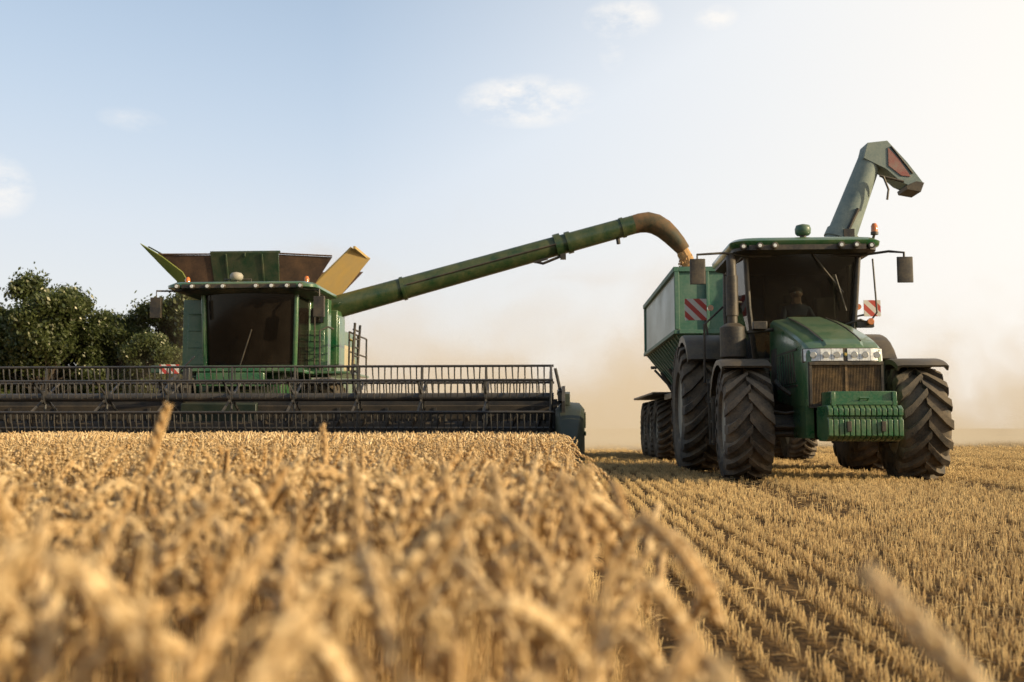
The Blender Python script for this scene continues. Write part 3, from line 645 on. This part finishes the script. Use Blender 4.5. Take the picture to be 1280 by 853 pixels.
def curve(thmax,H=.50,ear=.09,lean=.05,n1=8,n2=9):
    pts=[];x=z=0.0
    bend=.07; nb=max(2,n1//2); segs=[(H-bend)/(n1-nb)]*(n1-nb)+[bend/nb]*nb+[ear/n2]*n2; s=0; pts.append((0,0,0)); T=[]
    for ds in segs:
        q=(s+ds/2-(H-bend))/bend; q=max(0,q); e=min(1,q); th=lean+thmax*(.76*(e*e*(3-2*e))+.24*max(0,min(1,(q-1)/(ear/bend))))
        x+=ds*math.sin(th); z+=ds*math.cos(th); s+=ds; pts.append((x,0,z)); T.append(th)
    T.append(th)
    return pts,T
def tubearr(vs,fs,cs,pts,T,r,n,c):
    o=len(vs)
    for p,th in zip(pts,T):
        u=Vector((math.cos(th),0,-math.sin(th))); w=Vector((0,1,0))
        for j in range(n):
            a=2*math.pi*j/n; q=Vector(p)+(u*math.cos(a)+w*math.sin(a))*r; vs.append(tuple(q)); cs.append(c)
    for i in range(len(pts)-1):
        for j in range(n): fs.append((o+i*n+j,o+i*n+(j+1)%n,o+(i+1)*n+(j+1)%n,o+(i+1)*n+j))
def kern(vs,fs,cs,c,d,L_,w,ns,c_):
    d=d.normalized(); a=d.orthogonal().normalized(); b_=d.cross(a); o=len(vs)
    vs.append(tuple(c-d*L_*.45))
    rings=((-.18,1),(.2,.8)) if ns>0 else ((-.05,1),)
    for t,k in rings:
        for j in range(4):
            an=math.pi/2*j+.4; vs.append(tuple(c+d*L_*t+(a*math.cos(an)+b_*math.sin(an))*w*k))
    vs.append(tuple(c+d*L_*.62)); e=len(vs)-1; m=len(rings); cs+= [c_]*(e-o+1)
    for j in range(4):
        k=(j+1)%4; fs.append((o,o+1+k,o+1+j)); fs.append((e,o+1+4*(m-1)+j,o+1+4*(m-1)+k))
        if m==2: fs.append((o+1+j,o+1+k,o+5+k,o+5+j))
def blade(vs,fs,cs,p0,az,L_,w,up,c,n=5):
    o=len(vs); x,y,z=p0; th=up
    for i in range(n+1):
        ww=w*(1-(i/n)**2*.9)/2; vs.append((x-math.sin(az)*ww,y+math.cos(az)*ww,z)); vs.append((x+math.sin(az)*ww,y-math.cos(az)*ww,z)); cs+=[c,c]
        x+=math.cos(az)*math.sin(th)*L_/n; y+=math.sin(az)*math.sin(th)*L_/n; z+=math.cos(th)*L_/n; th+=1.9/n*(.6+random.random()*.8)
    for i in range(n): fs.append((o+2*i,o+2*i+1,o+2*i+3,o+2*i+2))
def wheat_t(thmax,lod,top=.565):
    vs=[];fs=[];cs=[]; n1,n2={0:(10,9),1:(6,5),2:(4,3)}[lod]
    ear=.084*random.uniform(.85,1.12); lean=random.uniform(0,.08); H=.5
    for _ in range(3):
        pts,T=curve(thmax,H=H,ear=ear,n1=n1,n2=n2,lean=lean); H+=top-max(p[2] for p in pts)
    pts,T=curve(thmax,H=H,ear=ear,n1=n1,n2=n2,lean=lean)
    if lod<2:
        tubearr(vs,fs,cs,pts,T,.0013 if lod==0 else .0018,4 if lod==0 else 3,.35)
        m=11 if lod==0 else 9; i0=n1
        for k in range(m):
            f=k/(m-.5)*n2; i=int(f); fr=f-i; a=Vector(pts[i0+i]); b_=Vector(pts[min(i0+i+1,len(pts)-1)]); p=a.lerp(b_,fr); th=T[min(i0+i,len(T)-1)]
            d=Vector((math.sin(th),0,math.cos(th))); side=Vector((0,1,0)) ; fw=Vector((math.cos(th),0,-math.sin(th)))
            taper=(1-.35*(k/m)**2)*(.8 if k==0 else 1)
            sg=1 if k%2 else -1
            if lod==0:
                for (lat,fwd) in((1,.25),(1,-.35),(.25,1),(-.5,-.9)):
                    o_=side*lat*sg+fw*fwd*sg; kern(vs,fs,cs,p+o_*.0038*taper,d*1.0+o_*.36,.0142*taper+.003,.0034*taper,1,random.uniform(.25,1))
            else:
                for lat in(1,-1):
                    o_=side*lat*.8+fw*sg*.5; kern(vs,fs,cs,p+o_*.0045*taper,d+o_*.38,.019*taper,.0047*taper,0,random.uniform(.3,1))
        zz=random.uniform(.05,.28)
        if random.random()<.6: blade(vs,fs,cs,(0.0,0,zz),random.uniform(0,6.28),random.uniform(.12,.2),.008,random.uniform(.15,.5),random.uniform(-.1,.4),5 if lod==0 else 3)
    else:
        tubearr(vs,fs,cs,pts[:n1+1],T[:n1+1],.0028,3,.2)
        o=len(vs)
        ep=pts[n1:];eT=T[n1:]; rr_=[.004,.0115,.0105,.003]
        for p,th,r in zip(ep,eT,rr_):
            u=Vector((math.cos(th),0,-math.sin(th)))
            for j in range(4):
                a=math.pi/2*j; q=Vector(p)+(u*math.cos(a)+Vector((0,1,0))*math.sin(a))*r; vs.append(tuple(q)); cs.append(random.uniform(.4,1))
        for i in range(len(ep)-1):
            for j in range(4): fs.append((o+i*4+j,o+i*4+(j+1)%4,o+(i+1)*4+(j+1)%4,o+(i+1)*4+j))
    return pack(vs,fs,cs)
ths=[.2,2.6,.7,2.5,2.8,.35,2.7,.5,3.0,2.4,2.9,2.2]
LOD=[[wheat_t(t*random.uniform(.95,1.04),l,.58 if t<1.1 else .555) for t in ths] for l in(0,1,2)]
def edge(y): return np.interp(y,[0,.6,1,2,3,5,7,17.5,30],[.04,.07,.095,.13,.15,.235,.33,.80,1.3])+.010*np.sin(y*2.1)+.012*np.sin(y*5.3+1)
def hline(P):
    dx=P[:,0]-OX; dy=P[:,1]-OY; c,s=math.cos(-OR),math.sin(-OR); ly=dx*s+dy*c; lx=dx*c-dy*s
    return (ly<-3.4)|(lx<-HX-.4)
def region(y0,y1,dens,side):
    w=side(y1)+1.2; n=int((y1-y0)*w*dens)
    y=rng.uniform(y0,y1,n); x=rng.uniform(-side(y1),1.2,n); P=np.stack([x,y,np.zeros(n)],1)
    e=edge(y)+np.minimum(rng.normal(0,.025,n),.03)
    k=(x<e)&(x>-side(y))&hline(P)&(np.hypot(x,y)>.45); return P[k]
for l,(y0,y1,dn) in enumerate(((-1.2,2.8,450),(2.8,7.2,390),(7.2,22.5,240))):
    P=region(y0,y1,dn,lambda y:.56*np.maximum(y,0)+(1.3 if l==0 else 1.0 if l==1 else 2.5)); n=len(P)
    sc=rng.normal(1.0,.07,n)
    sc*=1+.03*np.sin(P[:,0]*2.3+P[:,1]*1.1)
    sc=np.minimum(sc,1.13)
    yaw=rng.uniform(-math.pi,math.pi,n)*.85-.4
    o=scatter('wheat_crop',LOD[l],P,yaw,rng.normal(.02,.065,n),sc,rng.uniform(0,1,n)**1.4,WM,smooth=(l==0))
    o['kind']='stuff'; o['label']='ripe golden standing wheat with drooping ears'; o['category']='wheat'
for i,(x,y,z,th,az,ti) in enumerate(((-.206,.5,.65,2.8,.4,.1),(-.56,1.6,.745,.3,0,.9),(-.415,2.2,.715,.3,2,1.),(-.064,.8,.64,2.7,3.4,.2),(.215,.54,.645,.7,2.5,.1),(.115,.5,.60,.4,2.9,.3),(-.09,.5,.615,2.8,1,.1),(.150,.5,.592,.5,2.6,.2),(-.35,.65,.64,2.7,.3,.2),(-.28,1.1,.65,2.7,1.2,.1),(-.24,.46,.66,.4,.6,.1))):
    T=wheat_t(th,0); h=T['v'][:,2].max(); s=z/h
    o=scatter('wheat_stalk',[T],np.array([[0,0,0.]]),np.array([az]),np.array([.12 if th<1.3 and i>3 else .02]),np.array([s]),np.array([ti]),WM,smooth=True)
    vs=np.array([v.co[:] for v in o.data.vertices]); top=vs[vs[:,2]>vs[:,2].max()-.06].mean(0)
    o.location=(x-top[0],y-top[1],0); o['label']='single tall ripe wheat stalk above the crop edge'; o['category']='wheat stalk'; o['group']='loose wheat stalks'

# stubble
def stub_t(n,h,w,spread,leaf=.03):
    vs=[];fs=[];cs=[]
    for k in range(n):
        px,py=random.gauss(0,spread),random.gauss(0,spread*2.2); hh=h*random.uniform(.5,1.15); lx,ly=random.gauss(0,.15)*hh,random.gauss(0,.15)*hh; o=len(vs)
        for (zz,cx,cy,r) in((0,px,py,w),(hh,px+lx,py+ly,w*.85)):
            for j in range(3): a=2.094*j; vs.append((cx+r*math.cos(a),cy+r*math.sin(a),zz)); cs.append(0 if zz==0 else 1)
        for j in range(3): fs.append((o+j,o+(j+1)%3,o+3+(j+1)%3,o+3+j))
        fs.append((o+3,o+4,o+5))
        if random.random()<leaf: blade(vs,fs,cs,(px,py,hh*.4),random.uniform(0,6.28),.045,w*2.6,.8,random.uniform(.2,.9),2)
    return pack(vs,fs,cs)
def straw_t(w):
    vs=[];fs=[];cs=[]; L_=random.uniform(.03,.09)
    for zz,x in((0,-L_/2),(0.005,0),(0,L_/2)):
        for dy,dz in((-w,0),(w,0),(0,w*1.5)): vs.append((x,dy+ .1*x*x*10,zz+dz)); cs.append(.8)
    for i in(0,1):
        for j in range(3): fs.append((3*i+j,3*i+(j+1)%3,3*i+3+(j+1)%3,3*i+3+j))
    return pack(vs,fs,cs)
SPC=.145
def rows(y0,y1,per_m,xl,xr):
    K=int((xr+abs(xl)+2)/SPC); n=int((y1-y0)*per_m*K)
    k=rng.integers(0,K,n); y=rng.uniform(y0,y1,n); x0=xl+k*SPC
    x=x0+.045*y+.010*np.sin(y*1.7+k*1.3)+rng.normal(0,.014,n); return np.stack([x,y,np.zeros(n)],1)
def fr(P,mar=.8): return P[(P[:,0]<.53*P[:,1]+mar)&(P[:,0]>-.53*P[:,1]-mar)]
def clumpy(P,keep=.6):
    q=np.sin(P[:,0]*7.1+np.sin(P[:,1]*3.3)*2)+np.sin(P[:,1]*5.7+np.sin(P[:,0]*4.1)*2)+rng.normal(0,.8,len(P))
    return P[q>-keep*2]
X0=-SPC*3
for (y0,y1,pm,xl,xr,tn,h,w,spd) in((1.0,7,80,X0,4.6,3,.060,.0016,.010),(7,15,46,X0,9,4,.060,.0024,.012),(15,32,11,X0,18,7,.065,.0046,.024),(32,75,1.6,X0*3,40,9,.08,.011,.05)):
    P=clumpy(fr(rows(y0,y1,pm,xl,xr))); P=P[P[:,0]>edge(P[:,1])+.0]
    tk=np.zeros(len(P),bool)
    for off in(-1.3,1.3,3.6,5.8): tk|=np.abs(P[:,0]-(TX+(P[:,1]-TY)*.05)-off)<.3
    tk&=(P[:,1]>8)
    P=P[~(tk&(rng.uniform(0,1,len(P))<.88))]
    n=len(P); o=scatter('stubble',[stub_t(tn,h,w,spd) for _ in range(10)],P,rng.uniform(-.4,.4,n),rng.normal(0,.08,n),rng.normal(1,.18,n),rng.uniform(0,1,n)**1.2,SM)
    o['kind']='stuff'; o['label']='short golden cut stubble in straight rows'; o['category']='stubble'
n=16000; y=1.2+rng.uniform(0,1,n)**1.3*24; P=fr(np.stack([rng.uniform(.1,14,n),y,rng.uniform(0,.015,n)],1)); P=P[P[:,0]>edge(P[:,1])]; n=len(P)
o=scatter('loose_straw',[straw_t(.0017) for _ in range(8)],P,rng.uniform(0,6.28,n),rng.normal(0,.12,n),rng.uniform(.7,1.4,n)*(1+P[:,1]*.03),rng.uniform(0.1,.9,n),SM)
o['kind']='stuff'; o['label']='loose dry straw scattered over the stubble'; o['category']='straw'

# ground
gm=bpy.data.materials.new('field_soil'); nt,N,L=nodes(gm); out=N.new('ShaderNodeOutputMaterial'); p=N.new('ShaderNodeBsdfPrincipled'); L.new(p.outputs[0],out.inputs[0]); p.inputs['Roughness'].default_value=.95; p.inputs['Specular IOR Level'].default_value=.1
tc=N.new('ShaderNodeTexCoord'); s=N.new('ShaderNodeSeparateXYZ'); L.new(tc.outputs['Object'],s.inputs[0])
xx=mth(N,L,'ADD',mth(N,L,'SUBTRACT',s.outputs[0],mth(N,L,'MULTIPLY',s.outputs[1],.045)),-X0); w=mth(N,L,'COSINE',mth(N,L,'MULTIPLY',xx,2*math.pi/SPC))
n1=N.new('ShaderNodeTexNoise'); n1.inputs['Scale'].default_value=26; n1.inputs['Detail'].default_value=8; L.new(tc.outputs['Object'],n1.inputs[0])
n2=N.new('ShaderNodeTexNoise'); n2.inputs['Scale'].default_value=.35; n2.inputs['Detail'].default_value=6; L.new(tc.outputs['Object'],n2.inputs[0])
f=mth(N,L,'ADD',mth(N,L,'MULTIPLY',w,.16),mth(N,L,'MULTIPLY_ADD',n1.outputs[0],1.6,-.6),clamp=True)
c=mixc(N,L,f,(.045,.025,.010),(.32,.185,.07))
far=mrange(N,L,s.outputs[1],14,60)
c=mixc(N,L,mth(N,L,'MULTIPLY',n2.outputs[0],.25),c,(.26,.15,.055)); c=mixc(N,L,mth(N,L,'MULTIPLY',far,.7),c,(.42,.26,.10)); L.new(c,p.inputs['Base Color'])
bp=N.new('ShaderNodeBump'); bp.inputs['Strength'].default_value=.8; bp.inputs['Distance'].default_value=.03; L.new(n1.outputs[0],bp.inputs['Height']); L.new(bp.outputs[0],p.inputs['Normal'])
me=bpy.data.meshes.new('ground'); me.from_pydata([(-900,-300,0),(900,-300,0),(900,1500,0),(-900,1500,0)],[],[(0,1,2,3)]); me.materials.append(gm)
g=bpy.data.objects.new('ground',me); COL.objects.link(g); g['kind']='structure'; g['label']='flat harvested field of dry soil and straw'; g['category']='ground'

# ============================================================ TREES
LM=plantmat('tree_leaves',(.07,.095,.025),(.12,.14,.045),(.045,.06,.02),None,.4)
M['bark']=paint('bark',(.07,.05,.035),.9,dust=.2,dustcol=(.14,.11,.08))
leafT=[]
for k in range(4):
    vs=[];fs=[];cs=[]
    for j in range(7):
        c=Vector((random.gauss(0,.16),random.gauss(0,.16),random.gauss(0,.12))); a=Vector((random.gauss(0,1),random.gauss(0,1),random.gauss(0,1))).normalized(); u=a.orthogonal().normalized(); w_=a.cross(u); sz=random.uniform(.035,.075)
        o_=len(vs); vs+= [tuple(c-u*sz*1.4),tuple(c-w_*sz*.7),tuple(c+u*sz*1.4),tuple(c+w_*sz*.7)]; cs+=[random.random()]*4; fs.append((o_,o_+1,o_+2,o_+3))
    leafT.append(pack(vs,fs,cs))
def tree_parts(H,Wd,seed):
    random.seed(seed); r=np.random.default_rng(seed)
    b=MB(); b.tube([(0,0,0),(.05,.02,H*.25),(-.05,0,H*.5),(.05,0,H*.8)],[.28,.22,.15,.05],10)
    cl_=[]
    for k in range(60):
        a=random.uniform(0,6.28); t=random.uniform(.02,1)**.95; env=math.sqrt(max(.05,1-((t-.48)/.58)**2)); rad=Wd*env*random.uniform(.4,1.0); z=H*(.04+.9*t)
        c=Vector((math.cos(a)*rad,math.sin(a)*rad,z)); cl_.append((c,random.uniform(.4,1.0)*Wd*.29))
        if t>.3: b.tube([(0,0,max(.4,z*.55)),(c.x*.5,c.y*.5,z*.8),tuple(c)],[.08,.05,.015],5)
    P=[];ti=[]
    for c,rad in cl_:
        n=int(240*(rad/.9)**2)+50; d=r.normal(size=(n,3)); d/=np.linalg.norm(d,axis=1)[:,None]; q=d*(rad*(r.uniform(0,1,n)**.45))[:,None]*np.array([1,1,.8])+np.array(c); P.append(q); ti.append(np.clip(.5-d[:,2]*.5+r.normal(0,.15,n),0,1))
    P=np.concatenate(P); P[:,2]=np.maximum(P[:,2],.15); n=len(P)
    return b,P,np.concatenate(ti),n
protos=[]
for sd,H,Wd in((1,8.8,3.1),(2,7.7,2.8),(5,8.4,2.9)):
    b,P,ti,n=tree_parts(H,Wd,sd); e=empty('tree',label='dark leafy broadleaf tree in a hedgerow beside the field',cat='tree'); e['group']='hedgerow trees'
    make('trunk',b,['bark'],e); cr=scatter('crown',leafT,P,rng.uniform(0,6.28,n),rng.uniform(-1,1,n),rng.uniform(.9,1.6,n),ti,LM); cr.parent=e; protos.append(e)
random.seed(99)
pos=[(-25.8,55,1.05,.2,0),(-28.9,56,1.0,1,1),(-22.4,57,.88,2,2),(-18.9,57,1.10,2,1),(-32.5,54,1.0,3,0),(-24.2,60,.95,1.5,1),(-16.6,55,.95,.7,1),(-37,55,.95,2.5,2),(-21.3,61,.80,2.2,0),(-29.6,60,.92,4.2,2),(-18.4,51,.66,3.1,2)]
used=set()
for x,y,s,rz,k in pos:
    pr=protos[k]
    if k not in used: e=pr; used.add(k)
    else:
        e=pr.copy(); COL.objects.link(e)
        for ch in list(pr.children):
            q=ch.copy(); COL.objects.link(q); q.parent=e
    e.location=(x,y,0); e.scale=(s,s,s); e.rotation_euler=(0,0,rz)

# ============================================================ DUST
dm=bpy.data.materials.new('dust_haze'); nt,N,L=nodes(dm); out=N.new('ShaderNodeOutputMaterial'); v=N.new('ShaderNodeVolumeScatter')
v.inputs['Color'].default_value=(.92,.68,.42,1); v.inputs['Anisotropy'].default_value=.0
ab=N.new('ShaderNodeVolumeAbsorption'); ab.inputs['Color'].default_value=(0,0,0,1)
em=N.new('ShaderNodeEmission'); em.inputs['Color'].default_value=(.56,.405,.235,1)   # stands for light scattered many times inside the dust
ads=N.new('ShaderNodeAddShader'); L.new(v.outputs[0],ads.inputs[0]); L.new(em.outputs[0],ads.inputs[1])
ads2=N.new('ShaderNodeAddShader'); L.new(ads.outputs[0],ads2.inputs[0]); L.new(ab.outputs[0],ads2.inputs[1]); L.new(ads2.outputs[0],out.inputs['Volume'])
tc=N.new('ShaderNodeTexCoord'); s=N.new('ShaderNodeSeparateXYZ'); L.new(tc.outputs['Object'],s.inputs[0])
nz=N.new('ShaderNodeTexNoise'); nz.inputs['Scale'].default_value=.22; nz.inputs['Detail'].default_value=5; nz.inputs['Roughness'].default_value=.6; nz.inputs['Distortion'].default_value=.6; L.new(tc.outputs['Object'],nz.inputs[0])
# plume: the noise threshold rises with height, so the top breaks into billows
a=mth(N,L,'SUBTRACT',nz.outputs[0],mth(N,L,'MULTIPLY_ADD',s.outputs[2],.035,.37))
a=mth(N,L,'MULTIPLY',a,8.0,clamp=True)
a=mth(N,L,'ADD',a,.04)
hgt=mth(N,L,'POWER',2.718,mth(N,L,'MULTIPLY',s.outputs[2],-.16))
fx=mrange(N,L,s.outputs[0],-12,-8); ys=mth(N,L,'SUBTRACT',s.outputs[1],mrange(N,L,s.outputs[0],3,7,0,6)); fy=mrange(N,L,ys,27.5,30); fz=mrange(N,L,s.outputs[1],62,46)
tz=mrange(N,L,s.outputs[2],9.5,6)
d=mth(N,L,'MULTIPLY',a,hgt)
for q in(fx,fy,fz,tz): d=mth(N,L,'MULTIPLY',d,q)
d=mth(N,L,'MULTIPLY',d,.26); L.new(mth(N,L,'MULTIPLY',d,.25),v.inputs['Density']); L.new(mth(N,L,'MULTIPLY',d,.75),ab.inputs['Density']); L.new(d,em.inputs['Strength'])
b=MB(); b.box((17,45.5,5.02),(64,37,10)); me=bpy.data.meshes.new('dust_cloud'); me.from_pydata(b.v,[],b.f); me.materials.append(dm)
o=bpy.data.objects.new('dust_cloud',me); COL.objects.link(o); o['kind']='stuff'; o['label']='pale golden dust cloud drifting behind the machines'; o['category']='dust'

# ============================================================ WORLD / SUN / CAMERA
EL=R(20); S=Vector((math.cos(EL)*.94,-math.cos(EL)*.34,math.sin(EL))).normalized()
wd=bpy.data.worlds.new('World'); scene.world=wd; wd.use_nodes=True; nt=wd.node_tree; N=nt.nodes; L=nt.links; N.clear()
out=N.new('ShaderNodeOutputWorld'); sky=N.new('ShaderNodeTexSky'); sky.sky_type='NISHITA'; sky.sun_disc=False; sky.sun_elevation=EL; sky.sun_rotation=math.atan2(S.x,S.y); sky.dust_density=2.5; sky.air_density=1.2
bg1=N.new('ShaderNodeBackground'); bg1.inputs[1].default_value=.15; L.new(sky.outputs[0],bg1.inputs[0])
tc=N.new('ShaderNodeTexCoord'); s=N.new('ShaderNodeSeparateXYZ'); L.new(tc.outputs['Generated'],s.inputs[0])
hz=N.new('ShaderNodeMapRange'); hz.inputs[1].default_value=.48; hz.inputs[2].default_value=.0; L.new(s.outputs[2],hz.inputs[0])
sunny=mth(N,L,'MULTIPLY_ADD',s.outputs[0],1.5,.25,clamp=True)
f=mth(N,L,'ADD',mth(N,L,'MULTIPLY_ADD',hz.outputs[0],.9,.43),mth(N,L,'MULTIPLY',sunny,.6),clamp=True)
f=mth(N,L,'MINIMUM',f,.97)
f=mth(N,L,'MULTIPLY',f,mrange(N,L,s.outputs[2],.42,.75,1,.12))
f=mth(N,L,'MULTIPLY',f,mrange(N,L,s.outputs[1],-.5,.4,.38,1))
hc=mixc(N,L,mth(N,L,'POWER',hz.outputs[0],1.8),(.60,.74,.93),(.97,.92,.82))
hc=mixc(N,L,mth(N,L,'MULTIPLY',sunny,1.1,clamp=True),hc,(1.04,1.0,.94))
bg2=N.new('ShaderNodeBackground'); L.new(hc,bg2.inputs[0]); bg2.inputs[1].default_value=1.0
mx=N.new('ShaderNodeMixShader'); L.new(f,mx.inputs[0]); L.new(bg1.outputs[0],mx.inputs[1]); L.new(bg2.outputs[0],mx.inputs[2])
cn=N.new('ShaderNodeTexNoise'); cn.inputs['Scale'].default_value=20; cn.inputs['Detail'].default_value=9; cn.inputs['Roughness'].default_value=.65
mp=N.new('ShaderNodeMapping'); mp.inputs['Scale'].default_value=(1,1,2.0); L.new(tc.outputs['Generated'],mp.inputs[0]); L.new(mp.outputs[0],cn.inputs[0])
tot=None
for (px,py,rx,rz_,st) in((660,127,.072,.026,1.5),(778,24,.04,.02,1.4),(895,22,.022,.012,1.3),(-5,232,.03,.03,1.1),(765,65,.014,.02,.5),(165,150,.03,.012,.4)):
    u=(px-640)/1244; vv=(426.5-py)/1244; dv=Vector((u,.9962-.0872*vv,.0872+.9962*vv)).normalized()
    ax=mth(N,L,'MULTIPLY',mth(N,L,'SUBTRACT',s.outputs[0],dv.x),1/rx); az=mth(N,L,'MULTIPLY',mth(N,L,'SUBTRACT',s.outputs[2],dv.z),1/rz_)
    r2=mth(N,L,'ADD',mth(N,L,'MULTIPLY',ax,ax),mth(N,L,'MULTIPLY',az,az))
    k=mth(N,L,'SUBTRACT',1.0,r2,clamp=True); k=mth(N,L,'MULTIPLY',k,mth(N,L,'MULTIPLY_ADD',cn.outputs[0],4.0,-1.6,clamp=True)); k=mth(N,L,'MULTIPLY',k,st,clamp=True)
    k=mth(N,L,'MULTIPLY',k,mth(N,L,'GREATER_THAN',s.outputs[1],0))
    tot=k if tot is None else mth(N,L,'MAXIMUM',tot,k)
bg3=N.new('ShaderNodeBackground'); bg3.inputs[0].default_value=(1.0,.97,.93,1)
mx2=N.new('ShaderNodeMixShader'); L.new(mth(N,L,'MULTIPLY',tot,.85),mx2.inputs[0]); L.new(mx.outputs[0],mx2.inputs[1]); L.new(bg3.outputs[0],mx2.inputs[2]); L.new(mx2.outputs[0],out.inputs[0])

sl=bpy.data.lights.new('sun','SUN'); sl.energy=5; sl.angle=R(.5); sl.color=(1,.82,.52); so=bpy.data.objects.new('sun',sl); COL.objects.link(so); so.rotation_euler=S.to_track_quat('Z','Y').to_euler(); so.location=(30,-5,20)
cam=bpy.data.cameras.new('camera'); co=bpy.data.objects.new('camera',cam); COL.objects.link(co); scene.camera=co
co.location=(0,0,.70); co.rotation_euler=(R(95),0,0); cam.lens=35; cam.sensor_width=36; cam.clip_start=.05; cam.clip_end=4000
cam.dof.use_dof=True; cam.dof.focus_distance=10; cam.dof.aperture_fstop=3.4
scene.view_settings.view_transform='Standard'; scene.view_settings.look='None'; scene.view_settings.exposure=0
print('done')
